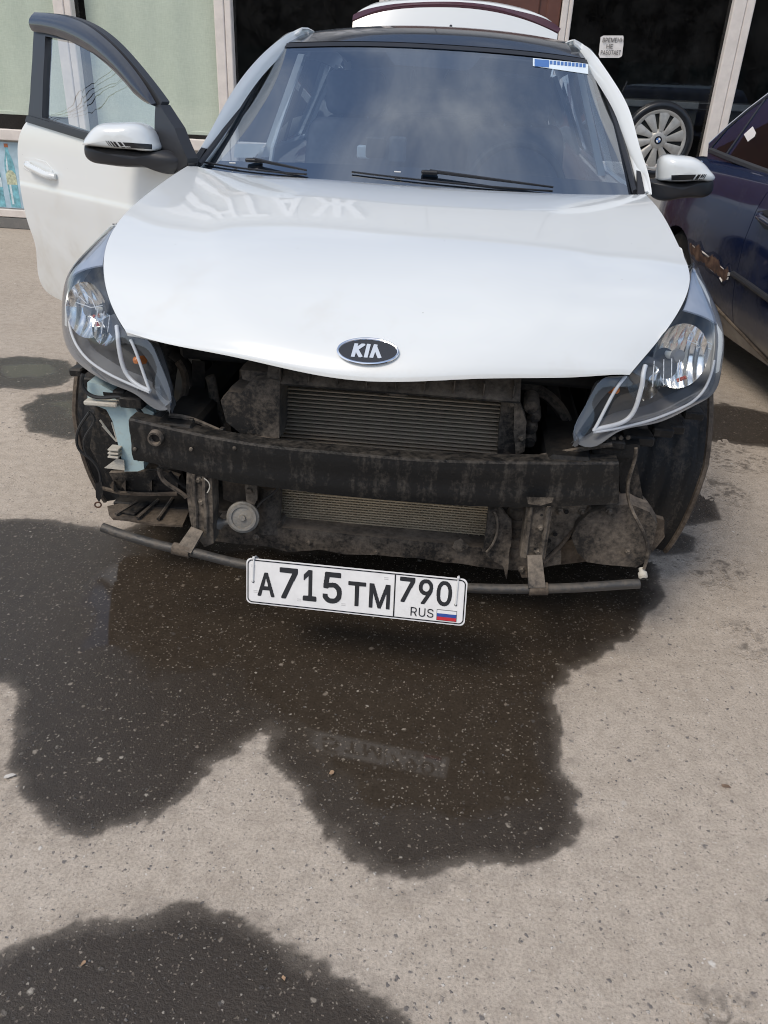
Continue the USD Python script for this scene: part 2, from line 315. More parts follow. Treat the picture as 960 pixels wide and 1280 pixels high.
M['bottle'] = plain('bottle_blue', (.20, .46, .52), .35, var=.4, scale=20.); M['bottle_hi'] = plain('bottle_light', (.62, .72, .74), .35, var=.2, scale=30.)
M['bottle_cap'] = plain('bottle_cap', (.48, .16, .07), .4); M['bottle_label'] = plain('bottle_label', (.55, .58, .40), .4, var=.4, scale=50.)
M['sticker_blue'] = plain('sticker_blue', (.07, .17, .42), .4); M['sticker_white'] = plain('sticker_white', (.72, .80, .85), .4)
M['rust'] = plain('rust', (.13, .062, .034), .9, tint=(.045, .024, .017), scale=35., bump=.003, bscale=80.)
M['rust_edge'] = usdkit.material(stage, LK+'rusted_paint', {
    'g': ('geometry', {}), 'e': ('attribute', {'attribute': 'edge'}), 'n': ('noise_texture', {'scale': 60., 'detail': 6., 'roughness': .7}), 'n2': ('noise_texture', {'scale': 25., 'detail': 5.}),
    'nm': ('math', {'math_type': 'multiply_add', 'value2': .045, 'value3': -.0255}), 'a': ('math', {'math_type': 'add'}), 'mr': ('map_range', {'range_type': 'smoothstep', 'from_min': 0., 'from_max': .007, 'to_min': 0., 'to_max': 1., 'clamp': True}),
    'r': ('rgb_ramp', {'ramp': [(.3, (.028, .016, .012)), (.5, (.085, .043, .027)), (.72, (.16, .095, .06))]}), 'mx': ('mix_color', {'a': (.003, .006, .020)}), 'rr': ('map_range', {'to_min': .2, 'to_max': .9}),
    'b': ('bump', {'strength': .8, 'distance': .003}), 'hm': ('math', {'math_type': 'multiply'}), 'p': ('principled_bsdf', {})},
    [('g.position', 'n.vector'), ('g.position', 'n2.vector'), ('n.fac', 'nm.value1'), ('e.fac', 'a.value1'), ('nm.value', 'a.value2'), ('a.value', 'mr.value'), ('n2.fac', 'r.fac'), ('mr.result', 'mx.fac'), ('r.color', 'mx.b'), ('mx.result', 'p.base_color'),
     ('mr.result', 'rr.value'), ('rr.result', 'p.roughness'), ('n.fac', 'hm.value1'), ('mr.result', 'hm.value2'), ('hm.value', 'b.height'), ('b.normal', 'p.normal')], surface='p.BSDF')
M['flake'] = plain('filler_white', (.62, .58, .52), .7)
M['leaf'] = plain('dry_leaf', (.42, .27, .16), .8, var=.3, scale=80.)
SIGN = (-5.3, -.70, 2.52, .62)   # left, right, foot and height of the shop sign's letters
# ------------------------------------------------------------------ ground: one sheet, and the wet patches 3 mm above it
def asphalt(name, wet):
    nd = {'g': ('geometry', {}), 'fl': ('vector_math', {'math_type': 'multiply', 'vector2': (1, 1, 0)}),
          'n1': ('noise_texture', {'scale': 1.3, 'detail': 9., 'roughness': .68}), 'n2': ('noise_texture', {'scale': 170., 'detail': 4., 'roughness': .7}), 'n3': ('noise_texture', {'scale': 26., 'detail': 6., 'roughness': .7}),
          'dv': ('noise_texture', {'scale': 110., 'detail': 2.}), 'dsc': ('vector_math', {'math_type': 'scale', 'scale': .011}), 'dp': ('vector_math', {'math_type': 'add'}),
          'r1': ('rgb_ramp', {'ramp': [(.30, (.408, .346, .280)), (.50, (.452, .388, .318)), (.70, (.490, .424, .352))]}),
          'r2': ('rgb_ramp', {'ramp': [(.25, (.62, .62, .62)), (.5, (1, 1, 1)), (.75, (1.22, 1.2, 1.18))]}),
          'r3': ('rgb_ramp', {'ramp': [(.3, (.82, .81, .80)), (.6, (1.06, 1.06, 1.06))]}),
          'm1': ('mix_color', {'blend_type': 'multiply', 'fac': 1., 'use_clamp_result': False}), 'm2': ('mix_color', {'blend_type': 'multiply', 'fac': 1.})}
    ln = [('g.position', 'fl.vector1'), ('fl.vector', 'n1.vector'), ('fl.vector', 'n2.vector'), ('fl.vector', 'n3.vector'), ('fl.vector', 'dv.vector'), ('dv.color', 'dsc.vector1'), ('fl.vector', 'dp.vector1'), ('dsc.vector', 'dp.vector2'),
          ('n1.fac', 'r1.fac'), ('n2.fac', 'r2.fac'), ('n3.fac', 'r3.fac'), ('r1.color', 'm1.a'), ('r2.color', 'm1.b'), ('m1.result', 'm2.a'), ('r3.color', 'm2.b')]
    col, masks = 'm2.result', []
    if wet:
        nd |= {'w': ('attribute', {'attribute': 'wet'}), 'fa': ('attribute', {'attribute': 'film'}), 'wc': ('mix_color', {'blend_type': 'multiply', 'fac': 1., 'b': (.098, .087, .075)}), 'wm': ('mix_color', {})}
        ln += [(col, 'wc.a'), ('wc.result', 'wm.b'), (col, 'wm.a'), ('w.fac', 'wm.fac')]; col = 'wm.result'
    for k, (sc, r, thr) in enumerate(((70., .21, .68), (34., .16, .82), (150., .28, .55), (21., .13, .80))):
        nd |= {f'v{k}': ('voronoi_texture', {'scale': sc}), f'sx{k}': ('separate_xyz', {}), f'gt{k}': ('math', {'math_type': 'greater_than', 'value2': thr}),
               f'ed{k}': ('map_range', {'from_min': r-.05, 'from_max': r+.03, 'to_min': 1., 'to_max': 0., 'clamp': True}), f'mk{k}': ('math', {'math_type': 'multiply'}),
               f'cr{k}': ('rgb_ramp', {'interpolate': False, 'ramp': [(0, (.14, .13, .125)), (.22, (.21, .19, .17)), (.38, (.29, .25, .21)), (.52, (.37, .32, .27)), (.80, (.50, .45, .39)), (.93, (.66, .62, .56))]}),
               f'cm{k}': ('mix_color', {}), f'ck{k}': ('math', {'math_type': 'multiply', 'value2': (.82, .85, .72, .85)[k]})}
        ln += [('dp.vector', f'v{k}.vector'), (f'v{k}.color', f'sx{k}.vector'), (f'sx{k}.x', f'gt{k}.value1'), (f'v{k}.distance', f'ed{k}.value'), (f'gt{k}.value', f'mk{k}.value1'), (f'ed{k}.result', f'mk{k}.value2'), (f'sx{k}.y', f'cr{k}.fac')]
        src = f'cr{k}.color'
        if wet:
            nd |= {f'wf{k}': ('mix_color', {'blend_type': 'multiply', 'b': (.60, .57, .52)})}
            ln += [('w.fac', f'wf{k}.fac'), (src, f'wf{k}.a')]; src = f'wf{k}.result'
        ln += [(col, f'cm{k}.a'), (src, f'cm{k}.b'), (f'mk{k}.value', f'ck{k}.value1'), (f'ck{k}.value', f'cm{k}.fac')]; col = f'cm{k}.result'; masks.append(f'mk{k}.value')
    nd |= {'h1': ('math', {'math_type': 'multiply_add', 'value2': .6}), 'h2': ('math', {'math_type': 'multiply_add', 'value2': .5}), 'b': ('bump', {'strength': 1., 'distance': .0022}),
           'p': ('principled_bsdf', {'roughness': .93, 'specular_ior_level': .25})}
    ln += [(masks[0], 'h1.value1'), ('n2.fac', 'h1.value3'), (masks[1], 'h2.value1'), ('h1.value', 'h2.value3'), ('h2.value', 'b.height'), (col, 'p.base_color'), ('b.normal', 'p.normal')]
    if wet:
        nd |= {'ro1': ('map_range', {'from_min': 0., 'from_max': 1., 'to_min': .93, 'to_max': .24, 'clamp': True}), 'ro2': ('mix_float', {'b': .02}),
               'sp': ('map_range', {'from_min': 0., 'from_max': 1., 'to_min': .25, 'to_max': .42, 'clamp': True}), 'bs': ('map_range', {'from_min': 0., 'from_max': 1., 'to_min': 1., 'to_max': .015, 'clamp': True})}
        ln += [('w.fac', 'ro1.value'), ('ro1.result', 'ro2.a'), ('fa.fac', 'ro2.fac'), ('ro2.result', 'p.roughness'), ('w.fac', 'sp.value'), ('sp.result', 'p.specular_ior_level'), ('fa.fac', 'bs.value'), ('bs.result', 'b.strength')]
    return usdkit.material(stage, LK+name, nd, ln, surface='p.BSDF')
M['asphalt'] = asphalt('asphalt', False); M['wet'] = asphalt('wet_asphalt', True)
g = put('ground', gridmesh(np.array([[(x, y, 0.0) for y in np.linspace(-70, 70, 15)] for x in np.linspace(-70, 70, 15)]), True), M['asphalt'], None, False); tag(g, 'dusty beige asphalt yard with small embedded stones', kind='structure')

_wz = [.0005]
def wet_patch(name, poly, label, z=None, films=(), cell=.0075, rag=.026, edge=.011, blots=0.):
    _wz[0] += .00012; z = _wz[0]
    q = np.array([at(a, b, z=0.)[:2] for a, b in poly]); pg = sg.Polygon(q)
    if not pg.is_valid: pg = pg.buffer(0)
    x0, y0, x1, y1 = pg.buffer(.06).bounds
    xs, ys = np.arange(x0, x1+cell, cell), np.arange(y0, y1+cell, cell); X, Y = np.meshgrid(xs, ys, indexing='ij')
    import shapely
    pts = shapely.points(X.ravel(), Y.ravel()); d = shapely.distance(pg.exterior, pts)*np.where(shapely.contains(pg, pts), 1, -1)
    P3 = np.stack([X.ravel(), Y.ravel(), 0*X.ravel()], 1)
    d0 = d; d = d+rag*(fbm(P3*14, 4, 3)-.5)*2+.36*rag*(fbm(P3*55, 3, 9)-.5)*2
    w = np.clip((d+edge*.5)/edge, 0, 1); w = w*w*(3-2*w)
    halo = np.clip((d0+.045)/.03, 0, 1)*np.clip((fbm(P3*45, 3, 21)-.40)/.22, 0, 1)*.24; half = .84+.16*np.clip((d-.006)/.03, 0, 1)   # a half-dry margin
    w = np.maximum(w*half, halo)
    if blots: w = np.clip((d0+.03)/.05, 0, 1)*np.clip((fbm(P3*58, 4, 5)-blots)/.10, 0, 1)*.62
    film = np.zeros(len(w))
    for fp in films:
        fg = sg.Polygon([at(a, b, z=0.)[:2] for a, b in fp]).buffer(0); dd = shapely.distance(fg.exterior, pts)*np.where(shapely.contains(fg, pts), 1, -1)
        dd = dd+.05*(fbm(P3*11, 3, 7)-.5)*2; film = np.maximum(film, np.clip((dd+.012)/.05, 0, 1))
    film = film*w
    n = len(ys); i, j = np.meshgrid(np.arange(len(xs)-1), np.arange(n-1), indexing='ij'); a, b, c, e = i*n+j, (i+1)*n+j, (i+1)*n+j+1, i*n+j+1
    F = np.stack([a, b, c, a, c, e], -1).reshape(-1, 3); keep = w[F].max(1) > .02; F = F[keep]
    used, inv = np.unique(F, return_inverse=True); V = np.stack([X.ravel(), Y.ravel(), np.full(X.size, z)], 1)[used]
    m = usdkit.mesh(stage, fresh('/World/'+name), T(V, inv.reshape(-1, 3)), M['wet'], smooth=False)
    for nm, v in (('wet', w), ('film', film)):
        UsdGeom.PrimvarsAPI(m).CreatePrimvar(nm, Sdf.ValueTypeNames.FloatArray, 'vertex').Set(Vt.FloatArray.FromNumpy(v[used].astype(np.float32)))
    tag(m.GetPrim(), label, kind='structure')
main = [(-60, 645), (0, 648), (60, 650), (105, 655), (150, 664), (230, 640), (320, 600), (700, 600), (790, 650), (815, 690), (826, 722), (828, 745), (815, 767), (790, 796), (757, 811), (745, 828), (713, 838), (702, 860), (694, 882), (700, 920), (707, 960), (722, 1003), (731, 1030), (725, 1047), (700, 1062), (660, 1077), (600, 1085), (560, 1093), (507, 1107), (470, 1097), (432, 1062), (400, 1027), (362, 985), (337, 957), (329, 935), (336, 916), (326, 918), (300, 935), (265, 960), (240, 988), (195, 1020), (140, 1036), (95, 1043), (55, 1027), (20, 990), (4, 960), (15, 920), (22, 880), (12, 855), (-60, 845)]
wet_patch('puddle', main, 'large dark wet patch and puddle spreading out from under the white car',
          films=[[(100, 735), (150, 690), (300, 690), (800, 690), (800, 760), (700, 810), (680, 900), (690, 990), (620, 1030), (480, 1020), (400, 950), (330, 880), (290, 830), (200, 840), (140, 815), (100, 815)]])
wet_patch('wet_patch', [(-40, 1198), (0, 1190), (40, 1180), (90, 1158), (150, 1150), (200, 1140), (260, 1138), (320, 1150), (370, 1180), (420, 1220), (470, 1245), (515, 1278), (560, 1330), (300, 1420), (-60, 1420)], 'damp dark patch at the near left corner of the asphalt')
wet_patch('wet_patch', [(-20, 447), (40, 446), (85, 452), (97, 464), (80, 482), (30, 487), (-20, 484)], 'small puddle farther from the open door, left of the white car', films=[[(5, 458), (60, 456), (75, 465), (50, 474), (5, 474)]], rag=.03)
wet_patch('wet_patch', [(28, 510), (50, 494), (90, 489), (150, 490), (170, 520), (150, 545), (80, 549), (40, 540)], 'small puddle beside the left front wheel of the white car', films=[[(60, 503), (110, 500), (118, 515), (80, 522)]], rag=.03)
wet_patch('wet_patch', [(860, 506), (905, 504), (960, 516), (1010, 530), (1010, 572), (960, 560), (900, 553), (860, 552)], 'dark wet band on the ground between the white car and the navy car')
wet_patch('wet_patch', [(820, 615), (860, 612), (893, 622), (902, 650), (870, 658), (840, 660), (868, 672), (866, 690), (825, 697), (790, 690)], 'lobed wet stain under the right front wheel', rag=.01, edge=.015)
wet_patch('damp_mark', [(865, 555), (905, 552), (960, 575), (955, 590), (900, 585)], 'speckled damp print right of the car, nearest the wet band', rag=.03, blots=.56, edge=.02)
wet_patch('damp_mark', [(868, 600), (900, 598), (935, 618), (930, 632), (890, 622)], 'speckled damp print right of the car, just beside the wheel stain', rag=.03, blots=.53, edge=.02)
wet_patch('damp_mark', [(850, 700), (900, 690), (935, 715), (925, 735), (870, 730)], 'faint speckled damp print right of the end of the metal tube', rag=.03, blots=.60, edge=.02)
wet_patch('damp_mark', [(905, 782), (940, 780), (962, 815), (930, 820)], 'small speckled damp print at the right edge of the yard', rag=.03, blots=.58, edge=.02)
wet_patch('damp_mark', [(860, 1250), (920, 1240), (950, 1290), (880, 1300)], 'speckled damp print at the near right corner', rag=.03, blots=.56, edge=.02)
# loose grit: far more than anyone would count, one object
rng = np.random.default_rng(4)
def stone(r, s):
    rg = np.random.default_rng(s); v = rg.normal(size=(11, 3)); v /= np.linalg.norm(v, axis=1, keepdims=True); v *= r*np.array([1, .75, .5])*rg.uniform(.75, 1.1, (11, 1)); return hull(v)
gs = []
for k in range(520):
    px, py = rng.uniform(-30, 990), 640+680*rng.uniform(0, 1)**.8
    p = at(px, py, z=0.); r = rng.uniform(.0010, .0028)*(1.5 if rng.uniform() > .95 else 1)
    a = rng.uniform(0, 6.28); R3 = np.array([[math.cos(a), -math.sin(a), 0], [math.sin(a), math.cos(a), 0], [0, 0, 1]])
    gs.append(move(stone(r, k % 40), R3, (p[0], p[1], .003+r*.12)))
M['grit'] = usdkit.material(stage, LK+'grit', {'g': ('geometry', {}), 'r': ('rgb_ramp', {'interpolate': False, 'ramp': [(0, (.14, .13, .12)), (.35, (.30, .27, .24)), (.6, (.42, .38, .34)), (.85, (.60, .57, .53))]}), 'p': ('principled_bsdf', {'roughness': .8})},
    [('g.random_per_island', 'r.fac'), ('r.color', 'p.base_color')], surface='p.BSDF')
tag(put('grit', cat(gs), M['grit'], None, False), 'scattered loose grit and small stones on the asphalt', kind='stuff')
def flake(px, py, L, label, cat_, mat, seed):
    rg = np.random.default_rng(seed); p = at(px, py, z=0.); n = 9; th = np.arange(n)*2*np.pi/n
    poly = np.stack([np.cos(th)*L*rg.uniform(.5, 1, n), np.sin(th)*L*.6*rg.uniform(.5, 1, n)], 1); a = rg.uniform(0, 6.28)
    e1 = np.array([math.cos(a), math.sin(a), .15]); e1 /= np.linalg.norm(e1); e2 = np.cross([0, 0, 1.], e1); e2 /= np.linalg.norm(e2)
    tag(put(cat_.replace(' ', '_'), wobble(refine(prism(poly, p+[0, 0, .005], e1, e2, .0012), .005), .0015, 80, seed), mat, None, 20), label, cat_)
flake(415, 968, .010, 'pale curled leaf scrap lying in the dark puddle', 'leaf scrap', M['leaf'], 3)
flake(105, 1206, .007, 'orange brown leaf scrap on the near left wet patch, the left one of two', 'leaf scrap', M['leaf'], 5)
flake(355, 1225, .006, 'orange brown leaf scrap on the near left wet patch, the right one of two', 'leaf scrap', M['leaf'], 6)
flake(12, 972, .014, 'pinkish stone chip at the left edge of the large wet patch', 'stone chip', M['flake'], 8)
pb = at(908, 985, z=0.); tag(put('pebble', move(stone(.012, 77), None, pb+[0, 0, .006]), plain('pebble_brown', (.20, .14, .10), .8), None, False), 'small brown pebble on the dry asphalt at right', 'pebble')
# ------------------------------------------------------------------ the white car
car = thing('white_car', 'white sedan with black roof, front bumper taken off and one door open', 'car')
HS = [[.558, .192, .756], [.655, .328, .828], [.72, .494, .894], [.737, .71, .943], [.735, .961, .988], [.726, 1.209, 1.021]]
LO = [[.774, .698, .906], [.801, .584, .863], [.818, .462, .801], [.816, .403, .712], [.781, .334, .666], [.687, .268, .637], [.556, .187, .612], [.461, .15, .601]]
LI = [[.563, .204, .755], [.509, .192, .741], [.483, .181, .701], [.459, .166, .643], [.461, .148, .605]]
hl = lift([(158, 415), (143, 390), (133, 363), (129, 332), (133, 305), (145, 281), (187, 240), (219, 217), (237, 206)], HS, -1)
hr = lift([(787, 468), (816, 434), (845, 395), (859, 367), (863, 343), (854, 319), (830, 271), (807, 243)], HS, 1)
def line(poly, fy, n): return np.array([aty(a, b, fy) for a, b in resample(smoothpoly(poly, 300), n)])
NF = 61
hf = line([(158, 415), (200, 427.5), (260, 440), (310, 450), (352, 459), (390, 468), (412, 472.5), (440, 475), (477, 477), (520, 477), (551, 475), (600, 473.5), (652, 473), (720, 471), (757, 469.5), (787, 468)], lambda x: .07+.40*x*x, NF)
hb = line([(237, 206), (299, 217), (402, 224), (500, 231.5), (560, 235), (672, 241), (807, 243)], lambda x: 1.12+.17*x*x, NF)
hf[:, 2] = np.polyval(np.polyfit(hf[:, 0], hf[:, 2], 8), hf[:, 0])
hl[0], hl[-1], hr[0], hr[-1] = hf[0], hb[0], hf[-1], hb[-1]
def coons(A, B, L, R):
    """A, B: edges at v=0 and 1 (n,3); L, R: edges at u=0 and 1 (m,3)"""
    m, n = len(L), len(A); v = np.linspace(0, 1, m)[:, None, None]; u = np.linspace(0, 1, n)[None, :, None]
    return (1-v)*A[None]+v*B[None]+(1-u)*L[:, None]+u*R[:, None]-((1-u)*(1-v)*A[0]+u*(1-v)*A[-1]+(1-u)*v*B[0]+u*v*B[-1])
def ease(E, k=1.7):   # more rows near the front lip
    return E
NV = 60
tv = np.linspace(0, 1, NV)**1.5
def rowpick(E): s = np.linspace(0, 1, len(E)); return np.stack([np.interp(tv, s, E[:, k]) for k in range(3)], 1)
HL, HR = rowpick(hl), rowpick(hr)
v = tv[:, None, None]; u = np.linspace(0, 1, NF)[None, :, None]
H = (1-v)*hf[None]+v*hb[None]+(1-u)*HL[:, None]+u*HR[:, None]-((1-u)*(1-v)*hf[0]+u*(1-v)*hf[-1]+(1-u)*v*hb[0]+u*v*hb[-1])
uu, vv = np.linspace(-1, 1, NF)[None], tv[:, None]
crown = (1-np.abs(uu)**2.6)*np.sin(np.pi*np.clip(vv, 0, 1)**.72)**.62*.046
crease = .0045*np.clip((np.abs(uu)-(.50+.20*vv))/-.10, -1, .0)*np.sin(np.pi*vv)**.7*(1-np.abs(uu)**6)
H[..., 2] += crown+crease; H[..., 1] -= crown*.12
hood = put('hood', shell(H, .010, True), M['paint'], car, 50)
HN = gridn(H); HN = HN*np.sign(HN[..., 2:3])
hq = proj(H)
def onhood(px, py):
    d = ((hq-[px, py])**2).sum(-1); i, j = np.unravel_index(d.argmin(), d.shape)
    d0 = ray(px, py); n = HN[i, j]; t = ((H[i, j]-CP)@n)/(d0@n); return CP+t*d0, n
# badge: black oval in a chrome ring, three chrome letters
pb, nb = onhood(460, 440.5)
_ex = np.array([1, 0, 0.])-nb*nb[0]; _ex /= np.linalg.norm(_ex); _ex = _ex*math.cos(.012)+np.cross(nb, _ex)*math.sin(.012); _ey = np.cross(nb, _ex)
bsx = np.linalg.norm(onhood(499, 441)[0]-onhood(421, 440)[0])/2; bsy = np.linalg.norm(onhood(460, 457)[0]-onhood(460, 424)[0])/2
th = np.linspace(0, 2*np.pi, 48, endpoint=False)
badge = put('badge', prism(np.stack([np.cos(th)*bsx*.955, np.sin(th)*bsy*.93], 1), pb+nb*.001, _ex, _ey, .004), M['badge_black'], hood, 30)
ringp = np.array([pb+nb*.005+_ex*math.cos(a)*bsx*.965+_ey*math.sin(a)*bsy*.945 for a in np.linspace(0, 2*np.pi, 65)])
put('badge_ring', tube(ringp, .0026, 8), M['chrome'], hood)
def strokes(lines, w): return __import__('shapely').union_all([sg.LineString(l).buffer(w, cap_style='flat', join_style='mitre') for l in lines])
lh = bsy*.52; w = lh*.24; k = lh*.95
for nm, ls in (('K', [[(-1.9*k, -lh), (-1.62*k, lh)], [(-1.76*k, -.05*lh), (-.55*k, lh)], [(-1.5*k, .1*lh), (-.80*k, -lh)]]), ('I', [[(-.18*k, -lh), (.05*k, lh)]]), ('A', [[(.55*k, -lh), (.98*k, lh*.98)], [(.86*k, lh*.80), (1.70*k, -lh)]])):
    s = strokes(ls, w).intersection(sg.box(-9, -lh, 9, lh)); put('badge_letter', prism(s, pb+nb*.0045, _ex, _ey, .002), M['chrome'], hood, False)
# ---- lamps
def lamp(side, outer, inner, hoodpart):
    A = lift(inner, np.vstack([np.array(HS[::-1])[1:], np.array(LI)[1:]]) if False else HS, side) if False else None
    o = lift(outer, LO, side, 60); i1 = lift(hoodpart, HS, side, 34); i2 = lift(inner, LI, side, 26)
    inn = resample(np.vstack([i1[:-1], i2]), 60); o = resample(o, 60); inn[0] = o[0]; inn[-1] = o[-1]
    s = np.linspace(0, 1, 25); G = inn[:, None]*(1-s)[None, :, None]+o[:, None]*s[None, :, None]
    wd = np.linalg.norm(o-inn, axis=1)[:, None, None]
    outdir = np.array([side*.55, -.75, .28]); outdir /= np.linalg.norm(outdir)
    G = G+outdir*np.sin(np.pi*s)[None, :, None]**.8*wd*.12
    N = gridn(G); N *= np.sign((N*outdir).sum(-1, keepdims=True)); return G, N
lampsL = lamp(-1, [(146, 280), (122, 301), (102, 320), (85, 342), (78, 370), (77, 397), (80, 426), (91, 447), (112, 465), (143, 482), (172, 494), (190, 510), (203, 515), (213, 511)],
              [(157, 416), (170, 418), (185, 424), (197, 447), (206, 468), (213, 488), (215, 503), (213, 511)], [(146, 280), (133, 305), (129, 332), (132.5, 363), (142.5, 390), (157, 416)])
lampsR = lamp(1, [(866, 332), (886, 365), (900, 396), (905.5, 423), (902, 462), (893, 492), (872, 505), (817, 530), (766, 543), (749, 557), (731, 560), (718, 552)],
              [(787.5, 469), (770, 470), (756, 471), (738, 495), (724, 520), (716, 540), (718, 552)], [(866, 332), (864, 345), (860, 367), (846, 395), (817, 434), (787.5, 469)])
def lamp_parts(G, N, side, name_label, zz):
    q = proj(G); B = -np.array([-side*.42, -.85, .15]); B /= np.linalg.norm(B)
    def P(px, py, depth=0., raise_=0.):
        d = ((q-[px, py])**2).sum(-1); i, j = np.unravel_index(d.argmin(), d.shape); return at(px, py, y=G[i, j, 1])-N[i, j]*depth
    back = G-N*.055
    housing = put('headlight', cat(shell(back, .012, side < 0), gridmesh(np.stack([G[0]*0+G[:1].repeat(1, 0)[0], back[0]], 0)) if False else []), M['lamp_dark'], car, 45)
    # dark rim that closes the lamp from the lens edge to its housing
    def wall(E, F): return gridmesh(np.stack([E, F], 0))
    rim = cat(wall(G[:, 0], back[:, 0]), wall(G[:, -1], back[:, -1]))
    put('rim', rim, M['lamp_grey'], housing, 45)
    put('lens', facing(G, -N[10, 12]*-1), M['lens'], housing, 60)
    t0 = 17
    top = G[:t0+1, 1:-1]-N[:t0+1, 1:-1]*.010; put('upper_bezel', shell(top, .004, side < 0), M['lamp_blue'], housing, 45)
    low = G[t0-4:52, 21:25]-N[t0-4:52, 21:25]*.012; put('lower_bezel', shell(low, .004, side < 0), M['lamp_grey'], housing, 45)
    inn = G[33:58, 0:6]-N[33:58, 0:6]*.014; put('inner_bezel', shell(inn, .004, side < 0), M['lamp_dark'], housing, 45)
    return housing, P
def bowl(c, axis, R, depth, n=36, squash=None):
    r = np.linspace(.14, 1, 14); prof = np.stack([r*R, (r**2-1)*depth], 1)
    return lathe(prof, n, c, axis)
hL, PL = lamp_parts(*lampsL, -1, '', 0); hR, PR = lamp_parts(*lampsR, 1, '', 0)
def guts(h, P, side, c1, r1, c2, r2, drl, red, amber, grid):
    ax = np.array([side*.35, -.90, .22]); ax /= np.linalg.norm(ax)
    a = P(*c1, .012)-ax*0; put('reflector', bowl(a, ax, r1, .06), M['reflector'], h, 50)
    put('bulb', lathe([(0, .02), (.007, .016), (.009, 0), (.009, -.02), (.012, -.03)], 16, a-ax*.035, ax), M['bulb'], h)
    put('bulb_shield', lathe([(0, .006), (.014, .004), (.016, -.008)], 20, a-ax*.008, ax), M['lamp_grey'], h)
    b = P(*c2, .018); put('reflector', bowl(b, ax, r2, .045), M['reflector'], h, 50)
    for line_, dep, wd in ((drl[0], .010, .0052), (drl[1], .008, .0034), (drl[2], .009, .0038)):
        D = np.array([P(*p, dep) for p in smoothpoly(line_, 60)])
        for _ in range(14): D[1:-1] = (D[:-2]+2*D[1:-1]+D[2:])/4
        put('light_strip', tube(D, wd, 8), M['silver'], h, 60)
    for r in red:
        m = tube(np.array([P(*p, .022) for p in resample(r, 8)]), .0045, 6); put('red_reflector', m, M['red'], h)
    put('side_bulb', lathe([(0, .012), (.008, .008), (.010, -.004), (.010, -.02)], 16, P(*amber, .022), ax), M['amber'], h)
    for l in grid:
        put('flute', tube(np.array([P(*p, .006) for p in resample(l, 10)]), .0011, 5), M['silver'], h)
guts(hR, PR, 1, (856, 443), .072, (812, 478), .042, ([(810, 454), (806, 476), (800, 505), (788, 527), (770, 534), (744, 539)], [(744, 541), (790, 535), (817, 528), (850, 515), (872, 503), (889, 480), (897, 450)], [(783, 471), (772, 487), (758, 513), (744, 540)]),
     [[(856, 477), (868, 471)]], (773, 489),
     [[(862, 452), (862, 474)], [(852, 449), (852, 478)], [(842, 447), (842, 480)], [(832, 448), (832, 482)], [(862, 424), (880, 432), (892, 436)], [(866, 418), (882, 424), (893, 430)], [(872, 414), (874, 436)], [(882, 416), (884, 438)], [(820, 450), (818, 484)]])
guts(hL, PL, -1, (102, 385), .066, (122, 408), .038, ([(142, 405), (144, 425), (147, 448), (156, 472), (170, 484), (184, 489)], [(184, 491), (160, 482), (130, 468), (105, 450), (88, 425), (82, 395)], [(160, 424), (167, 440), (176, 466), (184, 489)]),
     [[(108, 390), (113, 403)]], (165, 452),
     [[(100, 362), (112, 372), (118, 386)], [(95, 368), (106, 378)], [(93, 377), (112, 383), (126, 380)], [(120, 384), (116, 414)], [(128, 388), (124, 416)], [(110, 392), (106, 408)], [(135, 392), (132, 414)]])
# lamp feet: black lugs under each lens
def lug(px, py, y, s, parent): return put('lug', box(at(px, py, y=y), s, .004), M['plastic_clean'], parent, False)
for px, py, y, s in ((100, 462, .42, (.035, .06, .02)), (118, 474, .38, (.05, .06, .025)), (148, 490, .31, (.06, .06, .025)), (168, 500, .27, (.06, .05, .028))): lug(px, py, y, s, hL)
for px, py, y, s in ((865, 516, .42, (.05, .05, .02)), (840, 532, .37, (.05, .06, .022)), (826, 536, .34, (.05, .06, .022)), (795, 546, .30, (.075, .06, .024)), (766, 552, .25, (.05, .05, .02))): lug(px, py, y, s, hR)
# ---- body sides, wheels, floor
def mani(m):
    m = trimesh.Trimesh(m.vertices, m.faces, process=True); r = m3.Manifold(m3.Mesh(np.asarray(m.vertices, np.float32), np.asarray(m.faces, np.uint32)))
    if r.is_empty() or r.volume() < 0: r = m3.Manifold(m3.Mesh(np.asarray(m.vertices, np.float32), np.asarray(m.faces[:, ::-1], np.uint32)))
    return r
def unm(r): q = r.to_mesh(); return T(q.vert_properties[:, :3], q.tri_verts)
_hs, _lo = spline(HS, 200), spline(LO[:4], 100)
def top_edge(y):
    if y < .70: i = np.abs(_lo[:, 1]-y).argmin(); return _lo[i, 0]-.004, _lo[i, 2]-.006
    if y < 1.209: k = np.interp(y, _hs[:, 1], np.arange(200)); return np.interp(k, np.arange(200), _hs[:, 0])-.006, np.interp(k, np.arange(200), _hs[:, 2])-.009
    return np.interp(y, [1.209, 1.45, 2.4, 4.1, 4.35], [.727, .775, .775, .74, .70]), np.interp(y, [1.209, 1.45, 3.2, 4.35], [1.017, .985, 1.02, 1.06])
def section(y):
    xt, zt = top_edge(y); hw = 1-.055*max(0, (1.0-y)/.6)**2-.07*max(0, (y-3.8)/.55)**2
    Z = [.20, .30, .45, .60, max(.68, zt-.24), zt-.135, zt-.06, zt]; X = [.79*hw, .835*hw, .858*hw, .868*hw, .866*hw, max(.848*hw, xt), max(xt+.45*(.846*hw-xt), xt), xt]
    if y < .70: Z = [.2, .3, .42, .5, .56, zt-.06, zt-.02, zt]; X = [.79*hw, .82*hw, .84*hw, .85*hw, .85*hw, xt, xt, xt]
    Z = np.array(Z); X = np.array(X); zz = np.linspace(.2, zt, 34); return np.stack([np.interp(zz, Z, X), zz], 1)
ys = np.r_[np.linspace(.40, 1.45, 54), np.linspace(1.5, 4.35, 58)]
S = np.array([[(a, y, b) for a, b in section(y)] for y in ys])
